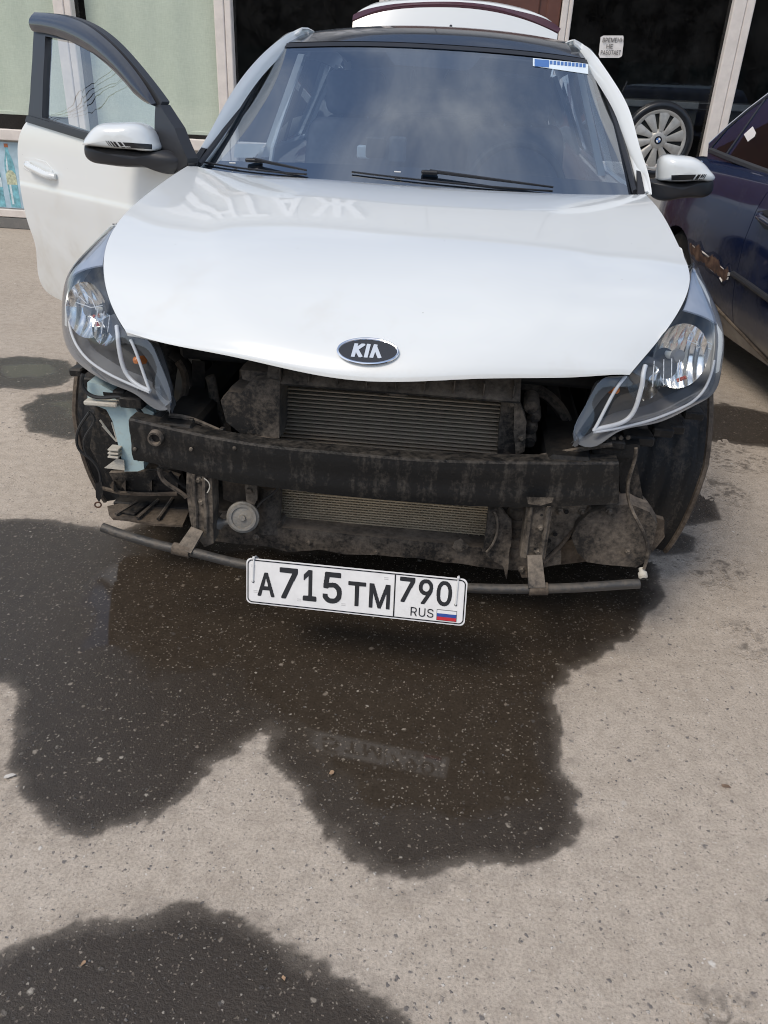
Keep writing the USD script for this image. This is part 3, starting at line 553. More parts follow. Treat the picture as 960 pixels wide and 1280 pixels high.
for _ in range(3): S[1:-1, :, 0] = (S[:-2, :, 0]+2*S[1:-1, :, 0]+S[2:, :, 0])/4; S[:, 1:-1, 0] = (S[:, :-2, 0]+2*S[:, 1:-1, 0]+S[:, 2:, 0])/4
WY, WZ, WR = (.83, 3.43), .30, .315
def cyl(y, z, r, x0, x1, n=64): return m3.Manifold.cylinder(x1-x0, r, r, n).rotate([0, 90, 0]).translate([x0, y, z])
def bx3(c, s): return m3.Manifold.cube(s, True).translate(list(map(float, c)))
for side in (-1, 1):
    G = S*np.array([side, 1, 1]); m = mani(shell(G, .02, side < 0))
    for wy in WY: m = m-cyl(wy, WZ+.02, .36, -1.2 if side < 0 else .4, -.4 if side < 0 else 1.2)
    if side < 0: m = m-bx3((-.8, 1.84, .80), (.5, .98, .92))
    m = m-bx3((side*.8, .33, .36), (.6, .42, .62))-bx3((side*.8, .45, .2), (.6, .30, .9))
    for gy in ((1.33, 2.34, 3.30) if side > 0 else (2.34, 3.30)): m = m-bx3((side*.86, gy, .68), (.12, .005, .75))
    put('side_panel', unm(m), M['paint'], car, 35)
    for wy in WY:   # wheel-arch liners: half drums of black ribbed plastic
        t = np.radians(np.linspace(-28, 200, 46)); xs = np.linspace(.585, .862, 40)
        rr = .372+0*t
        P3 = np.array([[(side*(x-(.05 if a < .3 else 0)*max(0, (.3-a))), wy-.362*math.cos(a)*(1+.022*abs(math.sin(3.14*(x-.585)/.062))), WZ+.02+.362*math.sin(a)*(1+.022*abs(math.sin(3.14*(x-.585)/.062)))) for x in xs] for a in t])
        put('wheel_liner', shell(P3, .006, side > 0), M['plastic_clean'], car, 45)
        e = P3[:, -1]+np.array([side*.002, 0, 0]); put('liner_edge', tube(e, .008, 6), M['clay'], car)
def wheel(x, y, side):
    w = thing_part('wheel', car); prof = [(.205, -.095), (.225, -.1), (.285, -.105), (.308, -.085), (.314, -.05), (.314, .05), (.308, .085), (.285, .105), (.225, .1), (.205, .095)]
    put('tyre', lathe(prof, 48, (x, y, WZ+.012), (side, 0, 0)), M['rubber'], w)
    put('rim', lathe([(.206, -.09), (.20, .05), (.19, .07)], 40, (x, y, WZ+.012), (side, 0, 0)), M['hub'], w)
    sp = []
    for k in range(10):
        a = k*math.pi/5; d = np.array([0, math.cos(a), math.sin(a)]); e = np.array([0, -math.sin(a), math.cos(a)]); c = np.array([x+side*.065, y, WZ+.012])
        sp.append(hull([c+d*r+e*q+np.array([side*h, 0, 0]) for r, qq, in ((.03, .022), (.196, .03)) for q in (-qq, qq) for h in (-.012, .012)]))
    put('spokes', cat(sp), M['hub'], w, False)
def thing_part(name, parent): return UsdGeom.Xform.Define(stage, fresh(pth(parent)+'/'+name)).GetPrim()
for side in (-1, 1):
    for wy in WY: wheel(side*.755, wy, side)
put('floor_pan', box((0, 2.35, .19), (1.5, 3.9, .03)), M['engine'], car, False)
put('rear_panel', shell(np.array([[(x, 4.33+.05*(1-(x/.75)**2)-.12*max(0, z-.75), z) for x in np.linspace(-.74, .74, 20)] for z in np.linspace(.25, 1.0, 10)]), .02), M['paint'], car)
# ---- windscreen, roof, pillars
NW = 41
wb = np.array([(x, 1.175+.27*x*x, .992) for x in np.linspace(-.735, .735, NW)])
wt = np.array([aty(a, b, lambda x: 1.965+.22*x*x) for a, b in resample(smoothpoly([(357, 55), (420, 53.5), (480, 54), (548, 57), (620, 62), (690, 69), (742, 77)], 200), NW)])
WS = [[.733, 1.322, 1.003], [.707, 1.582, 1.126], [.67, 1.841, 1.256], [.612, 2.117, 1.397]]
wl = lift([(248, 208), (283, 160), (316, 111), (357, 55)], WS, -1, 30); wr = lift([(800, 243), (785, 188), (766, 125), (742, 77)], WS, 1, 30)
wl[0], wl[-1], wr[0], wr[-1] = wb[0], wt[0], wb[-1], wt[-1]
W = coons(wb, wt, wl, wr); _v = np.linspace(0, 1, len(W))[:, None, None]; _lin = W[:1]*(1-_v)+W[-1:]*_v; _q = _v*(1-_v)
W = _lin+_q*((W-_lin)*_q).sum(0, keepdims=True)/(_q*_q).sum()   # one even curve from cowl to roof
su = np.sin(np.pi*np.linspace(0, 1, NW))[None]; sv = np.sin(np.pi*np.linspace(0, 1, 30))[:, None]
WN = gridn(W); WN *= np.sign(WN[..., 2:3]); W = W+WN*(su*sv*.022)[..., None]; WN = gridn(W); WN *= np.sign(WN[..., 2:3])
screen = put('windscreen', facing(W, (0, -.5, 1)), M['glass'], car, 60)
def onws(px, py, dep=.0):
    q = proj(W); d = ((q-[px, py])**2).sum(-1); i, j = np.unravel_index(d.argmin(), d.shape); n = WN[i, j]; r = ray(px, py); t = ((W[i, j]-CP)@n)/(r@n); return CP+t*r-n*dep
Wi = W-WN*.004
_bx = np.linspace(0, 1, 41)
_low = np.array([[onws(*p, .0045) for p in ((246+558*u, 250-6*math.sin(3.14*u)), (252+544*u, 225+14*u), (256+524*u, 199+29*u-11*math.sin(math.pi*u)*.5))] for u in _bx])
_top = np.array([[onws(*p, .0045) for p in ((353+393*u, 53+24*u-9*math.sin(math.pi*u)), (355+388*u, 59+24*u-9*math.sin(math.pi*u)))] for u in _bx])
put('glass_border', cat(facing(_low, (0, -.5, 1)), facing(Wi[:, :2]-WN[:, :2]*.002, (0, -.5, 1)), facing(Wi[:, -2:]-WN[:, -2:]*.002, (0, -.5, 1))), M['frit'], screen, 60)
put('sensor_patch', gridmesh(np.array([[onws(x0+(x1-x0)*u, y0+(y1-y0)*u, .0055) for u in np.linspace(0, 1, 12)] for x0, y0, x1, y1 in [(480, 55, 605, 61), (484, 66, 598, 74), (489, 74, 590, 83), (494, 79, 584, 86)]]), True), M['frit'], screen, 60)
put('mirror_mount', hull([onws(x, y, d) for x, y in ((515, 62), (565, 66), (555, 84), (520, 80)) for d in (.006, .05)]), M['trim'], screen, False)
# sun strip sticker at the top corner
def wsq(pts, dep): return np.array([onws(*p, dep) for p in pts])
stk = np.array([[onws(666+69*u, 73+7*u+v*(10+3*u), -.0015) for u in np.linspace(0, 1, 10)] for v in (0, 1)])
put('sticker', gridmesh(stk, True), M['sticker_white'], screen)
bl = np.array([[onws(668+18*u, 74.5+1.5*u+v*9, -.0025) for u in np.linspace(0, 1, 4)] for v in (0, 1)]); put('sticker_mark', gridmesh(bl, True), M['sticker_blue'], screen)
for k in range(10):
    x = 687+4.6*k; y = 76.6+.42*k; put('sticker_mark', gridmesh(np.array([[onws(x+3.4*u, y+v*4.6, -.0025) for u in (0, 1)] for v in (0, 1)]), True), M['sticker_blue'], screen)
put('top_seal', facing(W[-2:]+WN[-2:]*.003, (0, -.5, 1)), M['trim'], screen, 60)
# roof
rows = []
fr_ = wt+np.array([0, .012, .006])
for k, y in enumerate(np.linspace(0, 1, 24)):
    yy = 1.98+y*1.35; half = np.interp(yy, [1.98, 2.15, 2.4, 3.0, 3.35], [.60, .572, .565, .55, .52]); ze = np.interp(yy, [1.98, 2.15, 2.4, 2.8, 3.1, 3.35], [1.405, 1.446, 1.466, 1.468, 1.445, 1.40])
    zc = np.interp(yy, [1.98, 2.15, 2.4, 2.7, 3.0, 3.35], [1.440, 1.484, 1.507, 1.512, 1.495, 1.445])
    xx = np.linspace(-1, 1, NW); row = np.stack([xx*half, yy+.22*(xx*half)**2*max(0, 1-y*3), zc-(zc-ze)*np.abs(xx)**2.2], 1)
    rows.append(row if k else fr_)
R_ = np.array(rows)
for _ in range(2): R_[1:-1] = (R_[:-2]+2*R_[1:-1]+R_[2:])/4
put('roof', shell(R_, .02, True), M['roof_black'], car, 50)
for side in (-1, 1):
    put('window_header', shell(np.array([[(side*a*(1+.0*y), y, z-.02*max(0, y-3.0)*3) for y in np.linspace(2.55, 3.42, 14)] for a, z in ((.530, 1.445), (.570, 1.42), (.602, 1.365))]), .012, side > 0), M['trim'], car, 50)
put('rear_header', shell(np.array([[(x*.54, 3.30, 1.445-.045*x*x) for x in np.linspace(-1, 1, 11)], [(x*.545, 3.37, 1.40+.03*(1-x*x)) for x in np.linspace(-1, 1, 11)], [(x*.55, 3.42, 1.345+.03*(1-x*x)) for x in np.linspace(-1, 1, 11)]]), .01), M['trim'], car, 50)
put('antenna', lathe([(.0, .035), (.007, .03), (.009, -.05)], 10, tuple(at(563, 41, y=2.95)-np.array([0, 0, .0]))), M['trim'], car)
PO = [[.764, 1.307, 1.013], [.726, 1.541, 1.161], [.675, 1.773, 1.299], [.61, 1.996, 1.405], [.56, 2.2, 1.455]]
po_l = lift([(237, 206), (262, 165), (300, 103), (330, 68), (352, 49.5), (372, 38), (385, 34.5)], PO, -1, 40); po_r = lift([(815, 243), (810, 215), (797, 175), (785, 137), (766, 103), (747, 75), (732, 58), (713, 50)], PO, 1, 40)
pi_l = lift([(246, 208), (281, 160), (313, 111), (353, 57), (374, 41)], WS, -1, 40); pi_r = lift([(797, 243), (790, 215), (775, 162), (754, 106), (738, 76), (718, 55)], WS, 1, 40)
for side, po, pi in ((-1, po_l, pi_l), (1, po_r, pi_r)):
    po = po.copy(); pi = pi.copy(); pi = pi+np.array([0, 0, .004])
    mid = (po+pi)/2+np.array([side*.006, 0, .008]); back = po+np.array([-side*.018, .03, -.008]); back2 = po+np.array([-side*.022, .05, -.025])
    P4 = np.stack([pi, mid, po, back, back2], 1); put('pillar', shell(P4, .006, side > 0), M['paint'], car, 50)
    gk = wl if side < 0 else wr; put('pillar_seal', tube(np.array(pi)[:-4]+np.array([-side*.009, -.002, .003]), .0100, 6), M['trim'], car)
    # roof rail and rear pillar
    a = po[-3]+np.array([-side*.006, .02, -.014]); rail = spline([a, [side*.562, 2.5, 1.452], [side*.55, 2.95, 1.438], [side*.54, 3.3, 1.375], [side*.60, 3.62, 1.21], [side*.68, 3.95, 1.05]], 50)
    inn = rail+np.array([-side*.03, 0, .004]); out = rail+np.array([side*.012, 0.03, -.012]); out[-12:] = rail[-12:]+np.array([side*.05, 0, -.05])
    put('roof_rail', shell(np.stack([inn, rail+np.array([0, 0, .001]), out], 1), .008, side < 0), M['paint'], car, 50)
    put('pillar', hull([(side*x, y, z) for x, y, z in ((.765, 2.30, .97), (.765, 2.38, .97), (.60, 2.42, 1.38), (.60, 2.34, 1.38), (.735, 2.31, .97), (.735, 2.37, .97), (.575, 2.41, 1.38), (.575, 2.35, 1.38))]), M['paint'], car, False)
    put('rear_pillar', shell(np.array([[(side*.755, 3.20, 1.0), (side*.755, 3.55, 1.02), (side*.73, 4.0, 1.06)], [(side*.66, 3.18, 1.2), (side*.66, 3.45, 1.2), (side*.645, 3.75, 1.16)], [(side*.57, 3.15, 1.36), (side*.56, 3.28, 1.36), (side*.555, 3.45, 1.31)]]), .02, side > 0), M['paint'], car, 40)
    gl = np.array([[(side*.768, 2.37+.83*u, .985+.03*u) for u in np.linspace(0, 1, 6)], [(side*.60, 2.42+.76*u, 1.38-.03*u) for u in np.linspace(0, 1, 6)]]); put('side_window', gridmesh(gl, side < 0), M['tint_glass'], car)
    if side > 0:
        gl = np.array([[(side*.768, 1.42+.88*u, .985) for u in np.linspace(0, 1, 8)], [(side*(.69-.09*u), 1.80+.55*u, 1.22+.16*u) for u in np.linspace(0, 1, 8)]]); put('side_window', gridmesh(gl, side < 0), M['side_glass'], car)
put('rear_window', shell(np.array([[(x*.53, 3.33, 1.395+.045*(1-x*x)) for x in np.linspace(-1, 1, 9)], [(x*.62, 3.85+.05*(1-x*x), 1.08) for x in np.linspace(-1, 1, 9)]]), .006), M['tint_glass'], car)
# trunk lid standing open behind the roof
def lid(xs, zf): return None
TLc = [(443, 31), (460, 23.5), (482, 17.5), (515, 13.5), (545, 12.5), (595, 15), (625, 20), (651, 27), (675, 36), (695, 46)]   # bottom of the maroon strip
tr_low = np.array([at(a, b, y=4.02) for a, b in smoothpoly(TLc, 40)])
tr_top = np.array([at(a, b, y=4.05) for a, b in smoothpoly([(444, 25), (454, 20), (468, 16.5), (482, 14), (515, 11), (545, 10), (607, 13.2), (651, 22), (686, 33), (697, 42)], 40)])
sp_top = np.array([at(a, b, y=4.09) for a, b in smoothpoly([(455, 17), (460, 12.5), (482, 6), (515, 3.5), (545, 3), (580, 4.3), (607, 6.3), (648, 14), (676, 25), (684, 32)], 40)])
base = tr_low.copy(); base[:, 2] = 1.08; base[:, 1] = 3.86; base[:, 0] *= .99
lidm = np.linspace(0, 1, 12)[:, None, None]; L3 = base[None]*(1-lidm)+tr_low[None]*lidm; L3[..., 1] -= .03*np.sin(np.pi*lidm[..., 0])
trunk = put('trunk_lid', shell(L3, .03), M['paint'], car, 50)
put('trunk_strip', shell(np.stack([tr_low+np.array([0, -.004, 0]), (tr_low+tr_top)/2+np.array([0, -.004, 0]), tr_top+np.array([0, 0, .004])], 0), .03), M['maroon'], trunk, 50)
put('trunk_lip', shell(np.stack([tr_top+np.array([0, .01, .002]), (tr_top+sp_top)/2+np.array([0, 0, .008]), sp_top, sp_top+np.array([0, .06, -.02])], 0), .02), M['paint'], trunk, 50)
# ---- cowl, wipers
cow = np.array([[(x, 1.10+.17*x*x+.16*v, .975+.018*v-.03*(1-v)) for x in np.linspace(-.74, .74, 31)] for v in np.linspace(0, 1, 4)])
put('cowl', shell(cow, .01, True), M['trim'], car)
for a, b, c_ in (((256, 205), (318, 204), (384, 218)), ((440, 217), (537, 219), (690, 239))):
    w_ = thing_part('wiper', car)
    P = np.array([onws(x, y, -.012) for x, y in resample([b, c_], 14)])
    put('blade', tube(np.array([onws(x, y, -.006) for x, y in smoothpoly([a, ((a[0]+c_[0])/2, (a[1]+c_[1])/2+3), (c_[0], c_[1]+2)], 14)]), .003, 6), M['trim'], w_)
    put('arm', tube(P+np.array([0, 0, .002]), np.linspace(.006, .003, 14), 6), M['trim'], w_)
    put('arm_cap', rbox(onws(*b, -.010), (.055, .022, .013), .006), M['trim'], w_, 50)
for s_ in ((292, 208), (497, 219)): put('washer_jet', box(onws(*s_, -.012), (.022, .008, .004), .001), M['white_plastic'], car, False)
# black triangles at the foot of the pillars
for side, tri in ((1, [(796, 213), (800, 214), (806, 243), (796, 242)]), (-1, [(237, 206), (246, 208), (258, 186), (253, 184)])):
    put('pillar_foot', hull([lift([p, p], PO, side, 3)[1]+np.array([side*d*.004, -d, 0]) for p in tri for d in (.012, -.01)]), M['trim'], car, False)
# ---- cabin
da = np.array([[(x, 1.30+.24*x*x*(1-v)+.55*v, .955+.035*math.sin(math.pi*min(1, v*1.1))+(.055*math.exp(-((x-.36)/.2)**2)*v)) for x in np.linspace(-.69, .69, 33)] for v in np.linspace(0, 1, 10)])
put('dashboard', shell(da, .12, True), M['dash'], car, 50)
def seat(x, y):
    s = thing_part('seat', car)
    put('cushion', rbox((x, y, .50), (.50, .52, .16), .06), M['seat'], s, 60)
    A = math.radians(15); back = rbox((0, 0, .29), (.50, .15, .62), .065); v = back.vertices; v[:, 0] *= 1-.18*np.clip(v[:, 2]/.6, 0, 1)
    back.vertices = np.stack([v[:, 0]+x, v[:, 1]+v[:, 2]*math.tan(A)+y+.26, v[:, 2]+.54], 1); put('backrest', back, M['seat'], s, 60)
    put('headrest', rbox((x, y+.26+.19, 1.24), (.27, .10, .18), .045), M['seat'], s, 60)
    for d in (-.06, .06): put('headrest_post', tube([(x+d, y+.44, 1.08), (x+d, y+.45, 1.2)], .006, 6), M['chrome'], s)
for x in (-.37, .37): seat(x, 2.05)
put('rear_seat', cat(rbox((0, 2.98, .50), (1.3, .5, .18), .06), rbox((0, 3.26, .82), (1.3, .18, .62), .07)), M['seat'], car, 60)
put('parcel_shelf', box((0, 3.6, 1.02), (1.3, .5, .03)), M['dash'], car, False)
put('headlining', move(gridmesh(R_[:-1]), None, (0, 0, -.035)), M['cabin'], car, 50)
sw = np.array([.36, 1.86, .93]); ax = np.array([0, -.9, .42]); ax /= np.linalg.norm(ax); e2 = np.cross(ax, [1, 0, 0])
whl = thing_part('steering_wheel', car)
put('wheel_rim', tube([sw+.185*(math.cos(a)*np.array([1, 0, 0])+math.sin(a)*e2) for a in np.linspace(0, 2*math.pi, 49)], .015, 8), M['dash'], whl)
put('wheel_hub', cat(hull([sw+np.array(d)*.07 for d in np.vstack([np.eye(3), -np.eye(3)])]), tube([sw-np.array([.18, 0, 0]), sw+np.array([.18, 0, 0])], .018, 6)), M['dash'], whl)
rv = at(548, 100, y=1.98); put('rear_view_mirror', rbox(rv, (.22, .03, .065), .013), M['trim'], car, 50)
# odds and ends lying on the dashboard and seen through the screen
for c_, s_, mt in (((455, 190), (.05, .03, .045), 'white_plastic'), ((470, 184), (.07, .05, .07), 'trim'), ((497, 187), (.06, .04, .085), 'seat')):
    p = at(*c_, y=1.62); tag(put('dashboard_item', rbox(p, s_, .008, 2), M[mt], None, 40), {455: 'small pale box on the dashboard behind the windscreen', 470: 'black phone holder on the dashboard behind the windscreen', 497: 'dark tall trinket on the dashboard behind the windscreen'}[c_[0]], 'dashboard item')
put('door_jamb', hull([at(*p, y=yy) for p in ((294, 180), (331, 180), (318, 197), (292, 197)) for yy in (2.28, 2.31)]), M['paint'], car, False)
put('door_jamb', tube([at(376, 82, y=2.36), at(352, 150, y=2.33), at(341, 185, y=2.30), at(338, 205, y=2.30)], .010, 6), M['paint'], car)
put('jamb_seal', tube([at(386, 86, y=2.42), at(366, 140, y=2.4), at(356, 176, y=2.38)], .008, 6), M['cabin'], car)
# ---- the open front door
DH, DD, DN = np.array([-.83, 1.28, 0.]), np.array([-.81, .585, 0]), np.array([-.585, -.81, 0])
DD /= np.linalg.norm(DD); DN /= np.linalg.norm(DN)
from scipy.interpolate import PchipInterpolator
_bulge = PchipInterpolator([.15, .30, .40, .50, .62, .74, .84, .865, .92, 1.06, 1.2, 1.46, 1.6], [-.09, -.045, -.022, -.010, .004, .014, .021, .017, .012, 0, -.035, -.12, -.17])
def bulge(z): return _bulge(z)
def ond(px, py, dep=0.):
    z = 1.0
    for _ in range(10):
        o = DH+DN*(bulge(z)+dep); r = ray(px, py); t = ((o-CP)@DN)/(r@DN); p = CP+t*r; z = p[2]
    return p
def dco(p): return np.array([(p-DH)@DD, p[2]])
def d3(a, z, dep=0.): return DH+DD*a+DN*(bulge(z)+dep)+np.array([0, 0, z])
door = thing_part('front_door', car)
def dpoly(px): return sg.Polygon([dco(ond(*p)) for p in px]).buffer(0)
def dsheet(poly, t0, t1, mat, name, parent, cell=.03, smooth=35):
    """outline on the door's curved face, from depth t0 (outside) to t1 (inside)"""
    m = prism(poly, (0, 0, 0), (1, 0, 0), (0, 1, 0), 1.0); m = refine(trimesh.Trimesh(m.vertices, m.faces, process=True), cell) if cell else m
    v = m.vertices; out = d3v(v[:, 0], v[:, 1], t1+(t0-t1)*v[:, 2]); return put(name, T(out, m.faces[:, ::-1]), mat, parent, smooth)
def d3v(a, z, dep): return DH+DD*a[:, None]+DN*(bulge(z)+dep)[:, None]+np.array([0, 0, 1.])*z[:, None]
body_px = [(34, 151), (28, 160), (23, 175), (22.5, 200), (25, 230), (30, 260), (37, 285), (44, 306), (46, 325), (48, 344), (55, 361), (64, 369), (80, 377)]
bp = [dco(ond(*p)) for p in smoothpoly(body_px, 40)]
belt = [dco(ond(*p)) for p in smoothpoly([(34, 151), (75, 163), (112, 174), (150, 186), (200, 203), (237, 213)], 30)]
front_low = [(0.0, .98), (-.01, .80), (.01, .55), (.05, .36), (.15, .31), (.7, .345)]
panel = sg.Polygon(bp+[(.72, .365), (.15, .31), (.04, .36), (.0, .6), (-.04, .95)]+belt[::-1]).buffer(0)
dsheet(panel, 0., -.012, M['paint'], 'panel', door, .018)
dsheet(panel.buffer(-.02), -.06, -.09, M['trim'], 'inner_lining', door)
edge = panel.difference(panel.buffer(-.022)); dsheet(edge, -.012, -.065, M['paint'], 'door_edge', door)
outer = [dco(ond(*p)) for p in smoothpoly([(37, 149), (38, 120), (41, 80), (42, 40), (47, 16), (78, 19), (106, 28), (134, 46), (162, 75), (187, 106), (212, 141), (231, 175), (237, 206)], 90)] if False else [dco(ond(*p)) for p in [(35, 150), (37.5, 120), (40, 80), (42, 40), (44, 22), (47, 15.5)]+list(map(tuple, smoothpoly([(47, 15.5), (78, 18.5), (106, 27.5), (134, 46), (162, 75), (187, 106), (212, 141), (231, 175), (239, 200)], 50)))]
frame_out = sg.Polygon(outer+[dco(ond(236, 212)), dco(ond(200, 204)), dco(ond(112, 176))]).buffer(0)
glass_px = [(52, 148), (53, 110), (55, 70), (56, 44), (87, 50), (119, 67), (147, 91), (169, 116), (184, 128), (198, 133), (199.5, 160), (198, 189), (150, 178), (109, 167)]
gpoly = dpoly(glass_px)
ffr = put_frame = dsheet(frame_out.difference(gpoly.buffer(-.003)).intersection(dpoly([(0, 0), (260, 0), (200, 133), (199, 204), (198, 205), (112, 176), (33, 153)])), .0, -.03, M['trim_grey'], 'window_frame', door)
_g = trimesh.creation.triangulate_polygon(gpoly, engine='earcut'); _g = refine(trimesh.Trimesh(np.c_[_g[0], 0*_g[0][:, 0]], _g[1], process=True), .05)
_gm = T(d3v(_g.vertices[:, 0], _g.vertices[:, 1], -.014), _g.faces); _gm = _gm if (_gm.face_normals@DN).mean() > 0 else T(_gm.vertices, _gm.faces[:, ::-1])
put('window_glass', _gm, M['side_glass'], door, 60)
dsheet(dpoly([(36.5, 144), (60, 151), (112, 166), (160, 181), (205, 195), (240, 204), (237, 213), (200, 204), (112, 176), (34, 152)]), .010, -.02, M['trim'], 'belt_strip', door)
dsheet(dpoly([(198, 132), (203, 131), (222, 160), (238, 198), (238, 206), (222, 216), (206, 206), (198, 190)]), .012, -.03, M['trim'], 'mirror_sail', door)
# smoked rain visor standing proud of the frame
vis = [(47, 15.5), (43, 26), (42, 38), (44, 40), (56, 41), (72, 44.5), (87, 50), (104, 58), (119, 67), (134, 79), (147, 91), (159, 104), (169, 116), (177, 123), (184, 128), (198, 133)]
vout = list(map(tuple, smoothpoly([(47, 15.5), (78, 19), (106, 28), (134, 47), (162, 75), (182, 101), (199, 129)], 40)))
va = resample([dco(ond(*p)) for p in vis[2:]], 40); vb = resample([dco(ond(*p)) for p in vout], 40)
sv_ = np.linspace(0, 1, 6); V3 = np.array([[d3(*(va[i]*(1-s)+vb[i]*s), .028*math.sin(math.pi*(.15+.75*(1-s)))) for s in sv_] for i in range(40)])
put('rain_visor', shell(V3, .003), M['visor'], door, 60)
for k, off in enumerate((.3, .62)): put('visor_rib', tube(np.array([V3[i, 0]*(1-off)+V3[i, -1]*off+DN*.012 for i in range(2, 39)]), .002, 5), M['visor'], door)
# handle in its scoop
scoop = [dco(ond(*p)) for p in [(28, 203), (31, 198), (45, 199), (58, 203), (66, 213), (67, 221), (62, 224), (50, 219), (36, 213), (29, 209)]]
dsheet(sg.Polygon(scoop).buffer(.004).buffer(-.002), .0025, -.01, M['paint'], 'handle_scoop', door, .02)
hp = np.array([ond(*p, .026) for p in smoothpoly([(29, 204), (36, 208), (46, 213), (56, 218), (64, 221)], 16)])
hp[:3] -= DN*np.array([.02, .01, .003])[:, None]; hp[-3:] -= DN*np.array([.003, .008, .018])[:, None]
put('handle', tube(hp, np.r_[.009, .013, np.full(12, .0135), .013, .012], 10), M['paint'], door, 60)
0 and put('door_crease', tube(np.array([ond(*p, -.004) for p in smoothpoly([(62, 205), (100, 224), (140, 243), (175, 255)], 20)]), .006, 6), M['paint'], door, 60)
# ---- door mirrors
M['frit_two'] = plain('decal_black', (.012, .013, .015), .3)
def pillow(pp, y, dfront, dback, n=64, m=12, shift=(0, 0)):
    """an outline at depth y swelling towards the viewer and a little behind"""
    q = np.array([at(a, b, y=y) for a, b in resample(np.vstack([smoothpoly(np.vstack([pp, pp[:1]]), 240)]), n+1)[:-1]]); c0 = q.mean(0)+np.array([shift[0], 0, shift[1]])
    th = np.linspace(0, np.pi/2, m); rows = []
    for t in th[::-1]: rows.append(c0+(q-c0)*math.sin(t)**.62-np.array([0, dfront*math.cos(t)**.8, 0]) if t > 0 else c0+(q-c0)*1e-3-np.array([0, dfront, 0]))
    rows = rows[::1]; front = np.array(rows); backr = np.array([c0+(q-c0)*k+np.array([0, d, 0]) for k, d in ((.97, dback*.8), (.90, dback), (.001, dback))]); P = np.concatenate([front[::-1], backr], 0)
    P = np.concatenate([P, P[:, :1]], 1); mesh = trimesh.Trimesh(*(lambda g: (g.vertices, g.faces))(gridmesh(P)), process=True); trimesh.repair.fix_normals(mesh); return mesh, c0
def mirror(cap, low, decals, y, capd, lowd):
    mir = thing_part('mirror', car); cm, _ = pillow(np.array(cap, float), y, capd, .05); put('mirror_cap', cm, M['paint'], mir, 50)
    lm, _ = pillow(np.array(low, float), y+.004, lowd, .045); put('mirror_shell', lm, M['trim'], mir, 50)
    cc = cm.vertices.mean(0); put('mirror_glass', box((cc[0], y+.062, cc[2]-.015), (.15, .01, .085), .004), M['chrome'], mir, False)
    hits = trimesh.Trimesh(cm.vertices, cm.faces)
    for dq in decals:
        pts = np.array(dq, float); u = np.linspace(0, 1, max(3, int(np.ptp(pts[:, 0])/2.5))); G = []
        for v in (0, .5, 1): G.append([pts[0]*(1-a)*(1-v)+pts[1]*a*(1-v)+pts[2]*a*v+pts[3]*(1-a)*v for a in u])
        G = np.array(G); W3 = []
        org = np.repeat(CP[None], G.shape[0]*G.shape[1], 0); dr = np.array([ray(*p) for p in G.reshape(-1, 2)])
        lo, ri, tri = hits.ray.intersects_location(org, dr, multiple_hits=False)
        res = np.array([at(*p, y=y-capd*.8) for p in G.reshape(-1, 2)]); res[ri] = lo
        res -= dr/np.linalg.norm(dr, axis=1, keepdims=True)*.0022
        put('mirror_decal', gridmesh(res.reshape(*G.shape[:2], 3)), M['frit_two'], mir)
zl = lambda L: [(90+a/6, 140+b/6) for a, b in L]
zr = lambda L: [(780+.1354*a, 170+.1354*b) for a, b in L]
mirror(zl([(105, 247), (112, 215), (140, 170), (190, 112), (250, 82), (320, 76), (400, 75), (510, 80), (570, 112), (620, 180), (648, 240), (660, 282), (640, 290), (520, 283), (400, 275), (250, 262)]),
       zl([(105, 250), (250, 264), (400, 277), (640, 292), (720, 285), (800, 310), (880, 370), (870, 410), (830, 440), (770, 465), (640, 428), (490, 412), (400, 408), (240, 388), (160, 370), (118, 335), (104, 295)]),
       [zl(d) for d in ([(378, 227), (600, 242), (600, 280), (412, 270)], [(340, 225), (366, 227), (400, 269), (374, 267)], [(305, 222), (325, 224), (357, 265), (336, 263)], [(283, 220), (296, 221), (330, 262), (316, 261)], [(265, 218), (274, 219), (305, 258), (296, 257)], [(250, 216), (256, 217), (285, 255), (279, 254)])],
       ond(155, 182, .10)[1], .085, .06)
mirror(zr([(303, 402), (306, 340), (318, 240), (345, 190), (390, 170), (470, 172), (550, 178), (650, 200), (730, 250), (790, 320), (828, 390), (815, 402), (700, 409), (600, 412), (400, 415)]),
       zr([(200, 415), (303, 405), (400, 418), (600, 415), (815, 405), (822, 450), (800, 520), (740, 558), (640, 566), (500, 575), (300, 586), (255, 560), (225, 500)]),
       [zr(d) for d in ([(437, 362), (668, 356), (635, 404), (437, 410)], [(683, 356), (712, 355), (680, 403), (651, 404)], [(721, 354), (736, 354), (706, 402), (690, 403)], [(741, 353), (751, 353), (722, 401), (712, 402)], [(757, 352), (764, 352), (738, 399), (730, 400)])],
       1.54, .075, .055)
